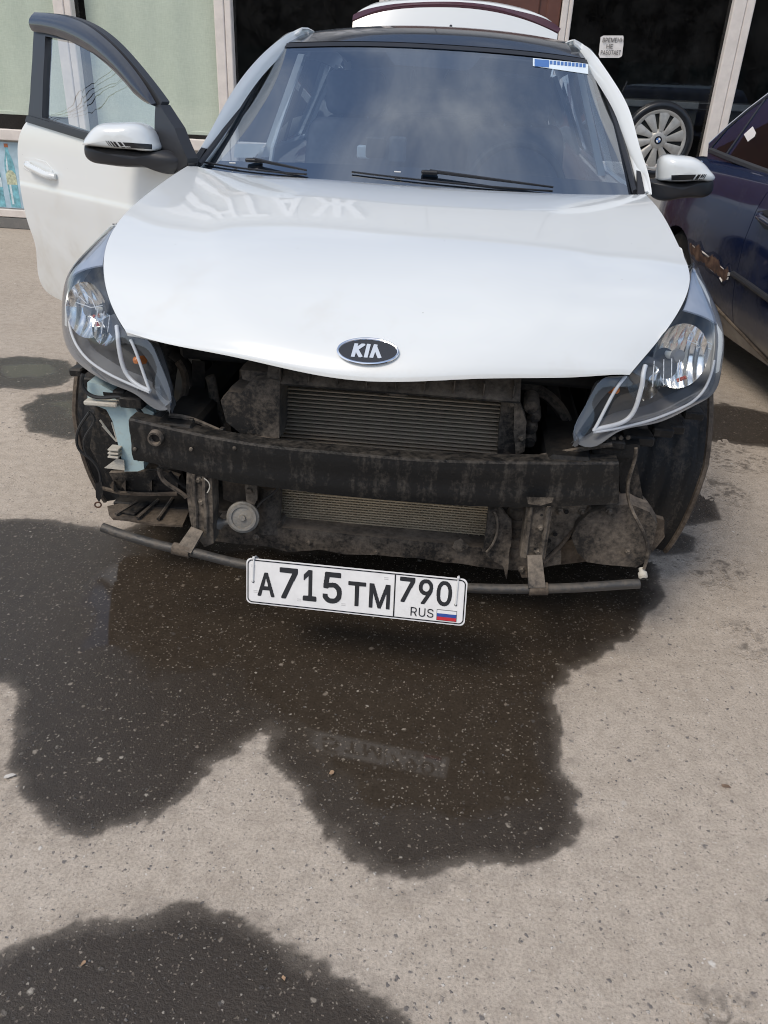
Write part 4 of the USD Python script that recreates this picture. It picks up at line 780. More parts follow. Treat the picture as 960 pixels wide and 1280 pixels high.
# ---- behind the missing bumper
byf = lambda x: .115+.17*x*x
bt = line([(162, 525), (260, 547), (325, 558), (420, 567.5), (470, 572), (520, 576), (600, 579), (662, 580), (773, 580)], byf, 50)
bb = line([(167, 573), (233, 588), (260, 595), (352, 609), (420, 617), (470, 622), (520, 626), (600, 631), (632, 632), (700, 631), (773, 628)], byf, 50)
s = np.linspace(0, 1, 9)[:, None, None]; BF = bt[None]*(1-s)+bb[None]*s; BF[..., 1] -= .003*np.sin(np.pi*s[..., 0])
BF[3:6, :, 1] += .004
full = np.concatenate([bt[None]+np.array([0, .045, .000]), bt[None]+np.array([0, .002, .001]), BF, bb[None]+np.array([0, .075, -.004])], 0)
beam = put('bumper_beam', shell(full, .004, True), M['beam'], car, 22)
for px, py, wd in ((277, 553, 15), (300, 557, 12), (428, 569, 17), (455, 572, 19), (482, 574, 18), (575, 578, 18), (610, 579, 20), (700, 578, 26)):
    p = aty(px, py-4, lambda x: byf(x)+.022); put('slot', box(p+[0, 0, .000], (wd/520, .018, .004), .001), M['engine'], beam, False)
p = aty(197, 545, byf); put('tow_eye_socket', lathe([(.010, .0), (.013, -.016), (.017, -.016), (.019, 0), (.019, .02)], 24, p+[0, -.005, 0], (0, 1, 0)), M['plastic'], beam)
put('socket_hole', lathe([(0, 0), (.011, 0)], 20, p+[0, -.010, 0], (0, -1, 0)), M['engine'], beam)
for px, py in ((294, 559), (170, 560), (240, 560)): put('bolt', lathe([(0, -.006), (.004, -.005), (.005, 0)], 10, aty(px, py, byf)+[0, -.006, 0], (0, 1, 0)), M['metal_dirty'], beam)
for sx in (-1, 1): put('frame_rail', box((sx*.46, .55, .50), (.10, .78, .12), .01), M['engine'], car, False)
# cooling pack
cond = put('condenser', box((.04, .325, .565), (.565, .02, .23), .003), M['core'], car, False)
for k in range(19): put('tube', box((.04+.004*math.sin(k*2.1), .308, .672-.0105*k), (.56, .016, .0036), .0012), M['fins_up'], cond, False)
rad = put('radiator', box((.035, .325, .295), (.56, .02, .17), .003), M['core_low'], car, False)
for k in range(21): put('tube', box((.035, .308, .372-.0074*k), (.555, .014, .0032), .001), M['fins_low'], rad, False)
fz = []
for k in range(20):
    for j in range(40): fz.append(box((-.238+.01395*j+(.007 if k % 2 else 0), .310, .3683-.0074*k), (.0034, .010, .0046), .0004))
tag(put('fin', cat(fz), M['fins_low'], rad, False), kind='stuff')
gd = put('air_guide', shell(np.array([[(x, .20+.06*v, .668+.05*v+.02*(x/.3)**2*0) for x in np.linspace(-.245, .335, 30)] for v in np.linspace(0, 1, 6)]), .008, True), M['plastic'], car, 40)
for k in range(9): put('rib', box((-.21+.066*k, .222, .690), (.003, .05, .028), .0008), M['plastic'], gd, False)
put('latch_panel', box((.04, .36, .70), (1.05, .10, .06), .01), M['engine'], car, False)
def duct(pp, y0, y1, mat, name, seed, amp=.002, cell=.025, parent=car, shrink=.92):
    q = np.array([at(a, b, y=y0) for a, b in pp]); c0 = q.mean(0); front = q; back = (q-c0)*shrink+c0+[0, y1-y0, 0]; mid = (q-c0)*1.04+c0+[0, (y1-y0)*.25, 0]
    n = len(q); V = np.vstack([front, mid, back, [c0], [back.mean(0)]]); F = []
    for i in range(n):
        j = (i+1) % n; F += [(i, j, n+j), (i, n+j, n+i), (n+i, n+j, 2*n+j), (n+i, 2*n+j, 2*n+i), (3*n, j, i), (3*n+1, 2*n+i, 2*n+j)]
    m = trimesh.Trimesh(V, F, process=True); trimesh.repair.fix_normals(m); m = refine(m, cell); return put(name, wobble(m, amp, 22, seed), M[mat], parent, 38)
def fluid(pp, y0, y1, mat, name, seed, **k): return duct(pp, y0, y1, mat, name, seed, **k)
ct = duct([(276, 501), (286, 489), (301, 491), (317, 476), (336, 474), (350, 476), (349, 520), (349, 547), (317, 549), (300, 541), (283, 528)], .20, .34, 'plastic', 'air_duct', 1)
duct([(300, 462), (345, 466), (350, 476), (317, 478), (303, 474)], .23, .36, 'plastic', 'air_duct', 2)
put('hose', tube(np.array([at(a, b, y=.36) for a, b in smoothpoly([(262, 470), (267, 490), (272, 512), (281, 530), (282, 548)], 20)]), .013, 10), M['plastic'], car)
for k in range(5): put('coolant_hose_rib', tube(np.array([at(301+k*3.2, 462+k*.6+d, y=.40) for d in np.linspace(0, 16, 6)]), .0035, 6), M['clay'], car)
put('hose', tube(np.array([at(a, b, y=.45) for a, b in smoothpoly([(215, 440), (240, 470), (246, 500), (236, 525)], 20)]), .016, 10), M['engine'], car)
put('hose', tube(np.array([at(a, b, y=.45) for a, b in smoothpoly([(690, 480), (696, 510), (690, 545), (694, 568)], 20)]), .010, 10), M['engine'], car)
duct([(629, 490), (637, 492), (646, 498), (655, 516), (658, 530), (656, 566), (643, 571), (622, 574), (624, 530)], .27, .33, 'plastic', 'radiator_tank', 3)
put('tank_bracket', wobble(refine(hull([at(a, b, y=yy) for a, b in ((643, 500), (650, 505), (658, 527), (656, 564), (645, 570), (642, 540)) for yy in (.25, .262)]), .02), .0012, 40, 3), M['metal_dirty'], car, 35)
for k, (a, b, r_) in enumerate(((664, 505, .02), (669, 518, .014), (664, 532, .016), (661, 548, .018))): put('pipe_joint', lathe([(0, -.02), (r_*.8, -.018), (r_, -.006), (r_, .03)], 18, at(a, b, y=.29), (0, 1, .2)), M['plastic'], car)
put('lamp_support', hull([at(a, b, y=yy) for a, b in ((684, 474), (694, 474), (696, 570), (684, 572)) for yy in (.42, .5)]), M['engine'], car, False)
put('lamp_support', hull([at(a, b, y=yy) for a, b in ((240, 450), (256, 452), (256, 536), (240, 532)) for yy in (.42, .5)]), M['engine'], car, False)
put('engine', cat(wobble(refine(rbox((-.05, .68, .55), (.62, .36, .42), .05), .05), .02, 9, 5), box((0, .92, .5), (1.2, .03, .9))), M['engine'], car, 40)
# lower cross member
xm = put('cross_member', wobble(refine(trimesh.util.concatenate([extr([(266, 660), (350, 655), (352, 659), (430, 667), (520, 676.5), (608, 685), (640, 690), (700, 690), (702, 706), (640, 713), (604, 709), (560, 703), (520, 698), (470, 694), (430, 693), (400, 687), (360, 690), (335, 684), (266, 676)], .245, .33)]), .03), .003, 18, 6), M['plastic'], car, 35)
put('radiator_lip', tube(np.array([at(a, b, y=.295) for a, b in ((350, 657), (430, 666), (520, 675), (608, 684))]), .0045, 6), M['clay'], xm)
put('clip', hull([at(a, b, y=yy) for a, b in ((568, 677), (576, 673), (586, 682), (583, 688), (572, 690), (565, 684)) for yy in (.23, .245)]), M['metal_dirty'], xm, False)
# left: horn and receiver drier
put('drier_plate', hull([at(a, b, y=yy) for a, b in ((278, 598), (322, 602), (322, 626), (296, 630), (279, 624)) for yy in (.22, .26)]), M['clay'], car, False)
put('receiver_drier', tube(np.array([at(338, 608, y=.28), at(336, 664, y=.26)]), .031, 20), M['plastic'], car, 50)
hc = at(303.5, 646.5, y=.175); horn = put('horn', lathe([(0, -.012), (.007, -.012), (.009, -.006), (.026, -.004), (.0275, -.008), (.034, -.008), (.036, -.004), (.040, -.002), (.041, .004), (.039, .012), (.030, .03), (0, .034)], 40, hc, (-.12, 1, -.25)), M['horn'], car, 40)
put('horn_bracket', hull([at(a, b, y=yy) for a, b in ((306, 604), (321, 606), (322, 623), (318, 631), (308, 628)) for yy in (.185, .195)]), M['metal_dirty'], horn, False)
put('bracket_bolt', lathe([(0, -.01), (.008, -.008), (.009, 0)], 6, at(312, 613, y=.185), (0, 1, 0)), M['clay'], horn, False)
put('horn_trumpet', lathe([(.006, .03), (.008, .0), (.016, -.012), (.017, -.014)], 18, at(279, 653, y=.19), (.9, -.2, .35)), M['horn'], horn)
# brackets that hold the tube
tub = line([(128, 659), (150, 667), (180, 676), (215, 685), (240, 690), (275, 699), (320, 708.5), (420, 722), (500, 730), (575, 734.5), (620, 736), (668, 736), (720, 734.5), (760, 732), (799, 729.5)], lambda x: .075+.10*x*x, 60)
tube_o = put('lower_bar', tube(tub, .0118, 14), M['tube'], car, 60)
def bracket(face, y0, dep, foot, clampx, name='bar_bracket', lab=None):
    b = put(name, wobble(refine(extr(face, y0, y0+dep), .02), .0012, 30, 8), M['metal_dirty'], car, 35)
    (ax_, ay_), (bx_, by_) = face[0], face[1]
    xm_ = [(f[0]) for f in face]; 
    return b
bL = bracket([(233, 583), (264, 585), (266, 630), (267, 679), (256, 684), (240, 663), (236, 640), (233, 611)], .15, .05, None, None)
for dx in (-6.5, 6.5): put('flange', tube(np.array([at(249+dx+(2 if dy > 40 else 0), 592+dy, y=.147) for dy in np.linspace(0, 74, 8)]), .006, 6), M['metal_dirty'], bL)
for a, b in ((241, 604), (246, 645)): put('hole', lathe([(0, 0), (.0035, 0)], 10, at(a, b, y=.1455), (0, -1, 0)), M['engine'], bL)
bR = bracket([(659, 627), (692, 627), (687, 660), (681, 700), (672, 704), (650, 697), (655, 660)], .15, .05, None, None)
for x0, x1 in ((664, 656), (686, 676)): put('flange', tube(np.array([at(x0+(x1-x0)*t, 632+64*t, y=.147) for t in np.linspace(0, 1, 8)]), .006, 6), M['metal_dirty'], bR)
for a, b in ((677, 644), (669, 686)): put('hole', lathe([(0, 0), (.0035, 0)], 10, at(a, b, y=.1455), (0, -1, 0)), M['engine'], bR)
put('bracket_cap', hull([at(a, b, y=yy) for a, b in ((658, 621), (692, 622), (690, 628), (676, 632), (660, 630)) for yy in (.108, .118)]), M['metal_dirty'], bR, False)
def foot(pa, pb, w0, w1, par, n=3):
    A, B = at(*pa, y=.135), aty(*pb, lambda x: .064+.10*x*x); dirn = B-A; dirn /= np.linalg.norm(dirn); sx = np.array([1, 0, 0.])-dirn*dirn[0]; sx /= np.linalg.norm(sx); nn = np.cross(sx, dirn)
    put('foot', hull([q+sx*e*w+nn*h for q, w in ((A, w0), (B, w1)) for e in (-1, 1) for h in (-.004, .004)]), M['metal_dirty'], par, False)
    for e in (-.55, 0, .55): put('foot_rib', tube(np.array([A+sx*e*w0-nn*.005*np.sign(nn[1]*1+1e-9)*-1, B+sx*e*w1-nn*.005*np.sign(nn[1]+1e-9)*-1]), .0035, 6), M['metal_dirty'], par)
    t = tub[np.argmin(np.abs(tub[:, 0]-B[0]))]; i = np.argmin(np.abs(tub[:, 0]-B[0])); tt = tub[min(i+2, 59)]-tub[max(i-2, 0)]; tt /= np.linalg.norm(tt)
    put('clamp', tube(np.array([t-tt*.022, t+tt*.022]), .0155, 14), M['clay'], par)
foot((247, 662), (230, 689), .017, .020, bL); foot((668, 694), (671, 735), .017, .020, bR)
put('foot', hull([at(a, b, y=yy) for a, b in ((647, 708), (656, 706), (664, 722), (652, 722)) for yy in (.14, .15)]), M['clay'], bR, False)
# right: fluted deflector, coil, strut panel, resonator
fl = [(611, 634), (622, 634), (638, 652), (639, 672), (636, 700), (633, 722), (628, 708), (618, 703), (604, 690), (607, 660)]
duct(fl, .20, .225, 'plastic', 'deflector', 11, amp=.007, cell=.012)
for k in range(5): put('cooling_pipe', lathe([(.004, -.016), (.019, -.012), (.022, 0), (.019, .012), (.004, .016)], 18, at(645-k*.8, 640+k*12, y=.26), (0.1, 0, 1)), M['plastic'], car)
put('strut_panel', wobble(refine(extr([(688, 630), (716, 628), (738, 632), (724, 655), (702, 681), (701, 705), (679, 709), (682, 680)], .24, .25), .02), .003, 25, 12), M['metal_dirty'], car, 35)
put('strut_edge', tube(np.array([at(a, b, y=.236) for a, b in ((738, 633), (724, 654), (702, 681), (680, 703))]), .005, 6), M['clay'], car)
for a, b in ((694, 668), (686, 676), (708, 640)): put('hole', lathe([(0, 0), (.006, 0)], 12, at(a, b, y=.236), (0, -1, 0)), M['engine'], car)
put('chassis_plate', extr([(700, 681), (727, 668), (733, 702), (700, 706)], .33, .34), M['clay'], car, False)
duct([(715, 672), (722, 655), (738, 641), (760, 632), (790, 630), (812, 640), (822, 655), (816, 680), (811, 700), (795, 710), (760, 706), (733, 703), (722, 690)], .22, .42, 'plastic', 'resonator_box', 14, amp=.003, cell=.02, shrink=.85)
duct([(772, 570), (793, 566), (800, 600), (806, 640), (790, 640), (776, 620)], .27, .36, 'plastic_clean', 'lamp_bracket', 15)
duct([(738, 556), (800, 556), (796, 572), (742, 572)], .24, .34, 'plastic_clean', 'lamp_bracket', 16)
put('mud_flap', wobble(refine(extr([(800, 640), (831, 650), (832, 672), (815, 690), (806, 668)], .34, .36), .02), .004, 20, 15), M['clay'], car, 35)
def wirep(name, pts, y, r=.0035, mat='wire', parent=car): return put(name, tube(np.array([at(a, b, y=y) for a, b in smoothpoly(pts, 40)]), r, 6), M[mat], parent)
w1 = wirep('sensor_wire', [(795, 560), (792, 580), (785, 605), (786, 625), (796, 650), (808, 676), (809, 695), (805, 711)], .20, .0042, 'metal_dirty')
cpt = at(803, 716, y=.20); put('connector', lathe([(.0075, -.012), (.0075, 0), (.011, 0), (.011, .012), (.006, .016)], 14, cpt, (.1, -.8, -.5)), M['ivory'], w1); put('connector_core', lathe([(0, .0), (.008, 0)], 12, cpt+np.array([.0005, -.010, -.006]), (.1, -.8, -.5)), M['rust'], w1)
# left: washer reservoir neck, clips, wires, undertray
wp = [(112, 479), (135, 485), (143, 492), (152, 500), (160, 506), (180, 508), (192, 515), (190, 520), (163, 522), (165, 560), (170, 588), (176, 590), (168, 589), (155, 588), (149, 560), (141, 527), (133, 511), (110, 502), (109, 498)]
ws_ = put('washer_bottle', wobble(refine(extr([(109, 478), (125, 481), (140, 489), (146, 499), (160, 507), (180, 509), (192, 516), (190, 523), (164, 523), (168, 560), (172, 577), (179, 578), (180, 586), (172, 589), (155, 589), (149, 560), (141, 528), (133, 512), (110, 503)], .28, .36), .03), .002, 25, 20), M['washer'], car, 40)
put('bottle_flange', box(at(128, 503, y=.27), (.085, .03, .012), .003), M['ivory'], ws_, False); put('bottle_foot', hull([at(a, b, y=yy) for a, b in ((130, 585), (146, 573), (155, 575), (156, 588)) for yy in (.27, .33)]), M['ivory'], ws_, False)
for k in range(3): put('bottle_clip', box(at(144, 560+k*4.5, y=.27), (.028, .03, .005), .001), M['ivory'], ws_, False)
put('hose', tube(np.array([at(a, b, y=.26) for a, b in smoothpoly([(104, 468), (103, 482), (110, 492), (130, 497), (155, 497), (168, 506), (178, 518)], 40)]), .005, 8), M['wire'], car)
w2 = wirep('sensor_wire', [(112, 515), (103, 528), (96, 545), (99, 562), (112, 573), (122, 585), (126, 600), (124, 618)], .27, .0038); wirep('wire_branch', [(112, 515), (118, 525), (107, 545), (105, 560), (113, 574)], .27, .0030, 'wire', w2)
put('connector', hull([at(a, b, y=yy) for a, b in ((119, 604), (127, 602), (129, 617), (124, 628), (120, 622)) for yy in (.26, .28)]), M['plastic_clean'], w2, False); put('connector_ring', tube(np.array([at(122.5+4*math.cos(t), 631+3.2*math.sin(t), y=.265) for t in np.linspace(0, 6.283, 17)]), .0022, 6), M['rust'], w2)
for a, b in (((125, 525), (140, 545)), ((128, 532), (146, 552)), ((140, 528), (147, 552))): put('clip', tube(np.array([at(*a, y=.30), at(*b, y=.30)]), .0025, 5), M['ivory'], car)
duct([(118, 512), (140, 525), (150, 575), (130, 590), (112, 560)], .38, .44, 'plastic_clean', 'liner_bracket', 21)
put('under_panel', wobble(refine(extr([(136, 592), (200, 588), (224, 596), (222, 617), (180, 616), (148, 612)], .36, .375), .03), .003, 20, 22), M['plastic'], car, 35)
for a in (140, 155, 188): put('panel_rib', hull([at(*p, y=yy) for p in ((a-3, 607), (a+2, 600), (a+2, 614)) for yy in (.335, .36)]), M['clay'], car, False)
put('panel_lip', tube(np.array([at(a, b, y=.35) for a, b in ((128, 610), (150, 616), (180, 618), (222, 617))]), .006, 6), M['clay'], car)
tz = lambda a, b: at(a, b, z=.20)
trp = np.array([tz(*p)[:2] for p in ((134, 633), (185, 622), (228, 617), (236, 640), (228, 657), (190, 655), (160, 650), (141, 648), (136, 642))])
tray = put('undertray', wobble(refine(prism(trp, (0, 0, .195), (1, 0, 0), (0, 1, 0), .006), .03), .002, 20, 23), M['clay'], car, 35)
for p, q_ in (((145, 646), (172, 630)), ((172, 651), (198, 628)), ((198, 652), (216, 626))): put('tray_rib', tube(np.array([tz(*p)+[0, 0, .008], tz(*q_)+[0, 0, .008]]), .005, 6), M['plastic'], tray)
put('tray_patch', prism(np.array([tz(*p)[:2] for p in ((150, 643), (170, 630), (186, 632), (168, 646))]), (0, 0, .203), (1, 0, 0), (0, 1, 0), .004), M['plastic_clean'], tray, False)
wirep('hose', [(199, 584), (206, 602), (222, 613), (233, 622)], .20, .006, 'plastic'); wirep('hose', [(212, 590), (224, 603), (236, 612)], .22, .005, 'engine')
put('lower_arm', tube(np.array([(-.62, .62, .24), (-.30, .50, .22)]), .03, 10), M['engine'], car); put('lower_arm', tube(np.array([(.62, .62, .24), (.30, .50, .22)]), .03, 10), M['engine'], car)

# small fittings in the open front end
lt = put('bonnet_latch', box(at(497, 484, y=.27), (.05, .04, .035), .004), M['metal_dirty'], car, False); put('latch_hook', tube(np.array([at(488, 480, y=.25), at(497, 476, y=.24), at(506, 482, y=.25)]), .004, 6), M['metal_dirty'], lt)
loom = wirep('wiring_loom', [(212, 520), (255, 530), (300, 546), (345, 552), (352, 556)], .20, .006, 'plastic')
for a, b in ((240, 527), (278, 539), (320, 550)): put('loom_clip', box(at(a, b, y=.197), (.012, .016, .018), .002), M['plastic_clean'], loom, False)
wirep('wiring_loom', [(640, 580), (668, 572), (700, 566), (735, 560), (765, 556)], .20, .006, 'plastic')
wirep('hose', [(640, 478), (668, 486), (690, 500), (705, 520), (712, 560)], .40, .015, 'plastic'); wirep('hose', [(222, 452), (232, 480), (226, 505), (214, 522)], .36, .010, 'clay')
wirep('horn_wire', [(322, 634), (334, 622), (346, 612), (350, 600)], .18, .0028)
wirep('earth_strap', [(608, 690), (618, 676), (622, 660), (618, 640)], .19, .003, 'metal_dirty')
for a, b, y in ((248, 600, .146), (252, 628, .146), (676, 660, .146), (672, 690, .146), (700, 640, .236), (728, 640, .236), (386, 678, .24), (470, 690, .24), (560, 699, .24), (320, 672, .24), (652, 712, .138), (762, 640, .21), (785, 690, .21), (640, 505, .245), (652, 548, .245)):
    put('bolt', lathe([(0, -.006), (.0045, -.006), (.006, -.003), (.006, .0), (.010, .001)], 6, at(a, b, y=y), (0, 1, 0)), M['metal_dirty'], car, False)
for k in range(6): put('bolt', lathe([(0, -.004), (.005, -.004), (.006, 0)], 6, at(740+9*k, 548+1.2*math.sin(k), y=.24), (0, 1, 0)), M['metal_dirty'], car, False)
wirep('cable_tie_tail', [(255, 598), (262, 606), (259, 616)], .142, .0015, 'ivory')
# ------------------------------------------------------------------ the number plate, tied to the bar
TL, TR = at(308, 697, y=.044), at(584, 724, y=.002); px_ = (TR-TL)/np.linalg.norm(TR-TL)
dn = np.array([0, math.sin(math.radians(-15)), -math.cos(math.radians(-15))]); dn -= px_*(dn@px_); py_ = -dn/np.linalg.norm(dn); pn = np.cross(px_, py_); BLc = TL-py_*.112
np_ = thing('number_plate', 'white car registration plate hanging by cable ties from the bare metal bar', 'number plate')
rp = sg.box(.0, .0, .520, .112).buffer(-.012).buffer(.012)
put('plate_panel', prism(rp, BLc-pn*.0015, px_, py_, .0015), M['plate_white'], np_, False)
bd = sg.box(.003, .003, .517, .109).buffer(-.012).buffer(.012)
put('border', prism(bd.difference(bd.buffer(-.0026)).union(sg.box(.3545, .004, .3575, .108)), BLc, px_, py_, .0008), M['plate_black'], np_, False)
def glyph(ch, x0, x1, y0, y1, name='character', mat='plate_black', bold=True, o=BLc, ex=px_, ey=py_, parent=np_, d=.0009):
    m = text_mesh(ch, 1.0, .001, bold); v = m.vertices; a, b = v.min(0), v.max(0)
    X = x0+(v[:, 0]-a[0])/(b[0]-a[0])*(x1-x0); Y = y0+(v[:, 1]-a[1])/(b[1]-a[1])*(y1-y0)
    return put(name, T(o+X[:, None]*ex+Y[:, None]*ey+(v[:, 2:]/.001*d)*pn if o is BLc else o+X[:, None]*ex+Y[:, None]*ey+(v[:, 2:]/.001*d)*np.cross(ex, ey), m.faces), M[mat], parent, False)
for ch, x0, x1, y0, y1 in (('А', .028, .070, .021, .080), ('7', .082, .126, .021, .097), ('1', .139, .172, .021, .097), ('5', .187, .233, .021, .097), ('Т', .247, .289, .021, .080), ('М', .297, .346, .021, .080),
                           ('7', .367, .402, .043, .103), ('9', .411, .444, .043, .103), ('0', .452, .487, .043, .103)): glyph(ch, x0, x1, y0, y1)
for ch, x0, x1 in (('R', .395, .410), ('U', .414, .429), ('S', .433, .448)): glyph(ch, x0, x1, .012, .033, bold=False)
fl_ = put('flag', prism(sg.box(.455, .008, .501, .034), BLc, px_, py_, .0006), M['plate_black'], np_, False)
for k, c_ in enumerate(('flag_red', 'flag_blue', 'flag_white')): put('flag_stripe', prism(sg.box(.456, .009+.008*k, .500, .0168+.008*k), BLc+pn*.0004, px_, py_, .0005), M[c_], fl_, False)
for x, y in ((.017, .055), (.497, .049)):
    put('hole', prism(sg.Point(x, y).buffer(.0032), BLc, px_, py_, .0011), M['plate_black'], np_, False)
    top = BLc+px_*(x+.002)+py_*.1145; put('cable_tie', tube(np.array([BLc+px_*x+py_*y+pn*.002, BLc+px_*(x+.001)+py_*.09+pn*.003, top+pn*.001, top-pn*.012-py_*.001, top-pn*.03-py_*.012]), .0019, 6), M['white_plastic'], np_)
    put('tie_head', box(top+pn*.003, (.006, .005, .006), .001), M['white_plastic'], np_, False)
for x, y in ((.012, .090), (.018, .028), (.125, .018), (.232, .018), (.330, .092)):   # small embossed security marks
    put('emboss', prism(sg.box(x, y, x+.010, y+.0022).union(sg.box(x, y+.004, x+.010, y+.0062)), BLc, px_, py_, .0004), plain('emboss_grey', (.60, .59, .58), .4) if 'emb' not in M else M['emb'], np_, False); M['emb'] = UsdShade.Material.Get(stage, LK+'emboss_grey')
# ------------------------------------------------------------------ the navy car at right
dc = thing('navy_car', 'dark navy sedan with rusty scraped flank parked at right of the white car', 'car')
O = np.array([1.5, 2.4, 0]); F_ = np.array([.12, -1, 0]); F_ /= np.linalg.norm(F_); L_ = np.array([-F_[1], F_[0], 0])
def nv(s, t, z): return O+F_*s+L_*t+np.array([0, 0, z])
ZS = np.array([.2, .3, .42, .52, .7, .85, .93, .985, 1.0]); TS = np.array([.12, .05, .015, 0, -.004, .018, .05, .10, .17])
def ring(s):
    k = max(0, -s-1.05)/.6; k = min(k, 1); fr2 = max(0, s-2.3)/.8
    zt = 1.0-.045*k**2-.30*min(fr2, 1)**1.5-(.08 if s > 1.3 else 0)*min(1, (s-1.3)/.3 if s > 1.3 else 0); ins = .12*k**3+.22*min(1, fr2)**2.5
    zz = np.linspace(.2, 1.0, 30); tt = np.interp(zz, ZS, TS)+ins; zz = .2+(zz-.2)*(zt-.2)/.8
    near = list(zip(tt, zz)); far = [(1.76-a, b) for a, b in near]
    topw = [(near[-1][0]+(far[-1][0]-near[-1][0])*q, zt+.025*math.sin(math.pi*q)) for q in np.linspace(0, 1, 10)[1:-1]]
    return near+topw+far[::-1]
ss = np.r_[np.linspace(-1.65, -1.0, 14), np.linspace(-.9, 3.1, 46)]
RG = np.array([[nv(s, a, b) for a, b in ring(s)] for s in ss]); n_ = RG.shape[1]; V = RG.reshape(-1, 3); Fc = []
for i in range(len(ss)-1):
    for j in range(n_):
        k = (j+1) % n_; Fc += [(i*n_+j, (i+1)*n_+j, (i+1)*n_+k), (i*n_+j, (i+1)*n_+k, i*n_+k)]
for base_, fl2 in ((0, False), ((len(ss)-1)*n_, True)):
    c0 = len(V); V = np.vstack([V, RG[0 if base_ == 0 else -1].mean(0)])
    for j in range(n_): k = (j+1) % n_; Fc.append((c0, base_+k, base_+j) if fl2 else (c0, base_+j, base_+k))
body = trimesh.Trimesh(V, Fc, process=True); trimesh.repair.fix_normals(body); bm = mani(body)
angf = math.degrees(math.atan2(F_[1], F_[0]))
for s in (-.98, 1.85):
    for t in (-.05, 1.56):
        c_ = m3.Manifold.cylinder(.25, .335, .335, 48).rotate([90, 0, 0]).translate([s, t+.25, .31]); A = np.c_[np.array([F_, L_, [0, 0, 1]]).T, O]
        bm = bm-c_.transform(A)
# door shut lines
def cutbox(s, z0, z1, w=.006): return m3.Manifold.cube([w, .09, z1-z0], True).translate([s, .02, (z0+z1)/2]).transform(np.c_[np.array([F_, L_, [0, 0, 1]]).T, O])
for s in (-.12, .88, 1.75): bm = bm-cutbox(s, .30, 1.02)
put('body', unm(bm), M['navy'], dc, 32)
hullp = [nv(s, t, z) for s, t, z in ((-1.14, .14, .985), (-.74, .30, 1.385), (.62, .30, 1.40), (1.45, .18, .97))]+[nv(s, 1.76-t, z) for s, t, z in ((-1.14, .14, .985), (-.74, .30, 1.385), (.62, .30, 1.40), (1.45, .18, .97))]+[nv(-1.24, .169, 1.06), nv(-1.117, .206, 1.161), nv(-.97, .24, 1.255), nv(-.853, .268, 1.323)]+[nv(-1.24, 1.59, 1.06), nv(-1.117, 1.554, 1.161), nv(-.97, 1.52, 1.255), nv(-.853, 1.49, 1.323)]+[nv(-.3, .6, 1.43), nv(-.3, 1.16, 1.43), nv(.4, .6, 1.45), nv(.4, 1.16, 1.45)]
put('cabin', hull(hullp), M['navy'], dc, 25)
_sn = L_-np.array([0, 0, .38]); _sn /= np.linalg.norm(_sn)
def onside(px, py, off=.004):   # on the slanted side of the cabin
    A = nv(-1.0, .148, .985)-_sn*off; r = ray(px, py); k = ((A-CP)@_sn)/(r@_sn); return CP+k*r
def gpane(name, pts): put(name, hull([onside(*p, o) for p in pts for o in (.006, .008)]), M['tint_glass'], dc, False)
gpane('side_window', [(913, 194), (960, 212), (1040, 243), (1040, 92), (990, 98), (960, 126)]); gpane('quarter_window', [(895, 187.5), (906, 192.5), (953, 128), (935, 142), (910, 164)])
def strip(name, pts, r, mat): return put(name, tube(np.array([onside(*p, .008) for p in pts]), r, 6), M[mat], dc)
strip('window_divider', [(908, 194), (957, 124)], .008, 'trim_grey'); strip('window_trim', [(888, 188), (912, 198), (960, 216), (1060, 256)], .016, 'trim_grey'); strip('window_trim', [(890, 184), (910, 160.5), (935, 139), (960, 121), (1000, 93)], .008, 'trim')
strip('roof_chrome', [(886, 179), (910, 157), (935, 136), (960, 117), (1000, 88)], .004, 'silver')
def onflank(px, py, off=.0):
    z = .6
    for _ in range(14):
        t = np.interp(z, ZS, TS)-off; o = O+L_*t; r = ray(px, py); k = ((o-CP)@L_)/(r@L_); p = CP+k*r; z = p[2]
    return p
put('body_moulding', tube(np.array([onflank(*p, .002) for p in ((916, 342), (938, 357), (960, 373), (1000, 401))]), .014, 8), M['trim'], dc)
put('sill_strip', tube(np.array([onflank(*p, .002) for p in ((884, 371), (900, 389), (930, 420), (960, 451), (1010, 502))]), .009, 8), M['clay'], dc)
hp2 = np.array([onflank(*p, .035) for p in smoothpoly([(943, 268), (952, 273), (964, 281), (985, 294)], 10)]); hp2[0] += L_*.03
put('door_handle', tube(hp2, .014, 8), M['navy'], dc, 60); 
put('handle_recess', hull([onflank(a, b, o) for a, b in ((947, 264), (960, 262), (972, 275), (970, 290), (955, 286), (947, 276)) for o in (.001, .0025)]), M['trim'], dc, False)
# torn moulding: rust and lifted filler where the strip is gone
ro = [(861, 301), (866, 303), (869, 306), (875, 304), (878, 313), (880, 318), (887, 319), (891, 317), (899, 323), (902, 332), (906, 336), (911, 332), (912, 340), (910, 349), (904, 354), (901, 350), (897, 344), (893, 341), (888, 339), (884, 336), (881, 331), (876, 328), (872, 329), (868, 322), (864, 319), (862, 312)]
poly = sg.Polygon([((q-O)@F_, q[2]) for q in (onflank(*p) for p in ro)]).buffer(0); wide = poly.buffer(.012)
mr = refine(trimesh.Trimesh(*(lambda m: (m.vertices, m.faces))(trimesh.creation.extrude_polygon(wide, 1.0, engine='earcut')), process=True), .02); import shapely
v_ = mr.vertices; tt = np.interp(v_[:, 1], ZS, TS); pp_ = shapely.points(v_[:, 0], v_[:, 1]); ed = shapely.distance(poly.exterior, pp_)*np.where(shapely.contains(poly, pp_), 1, -1)
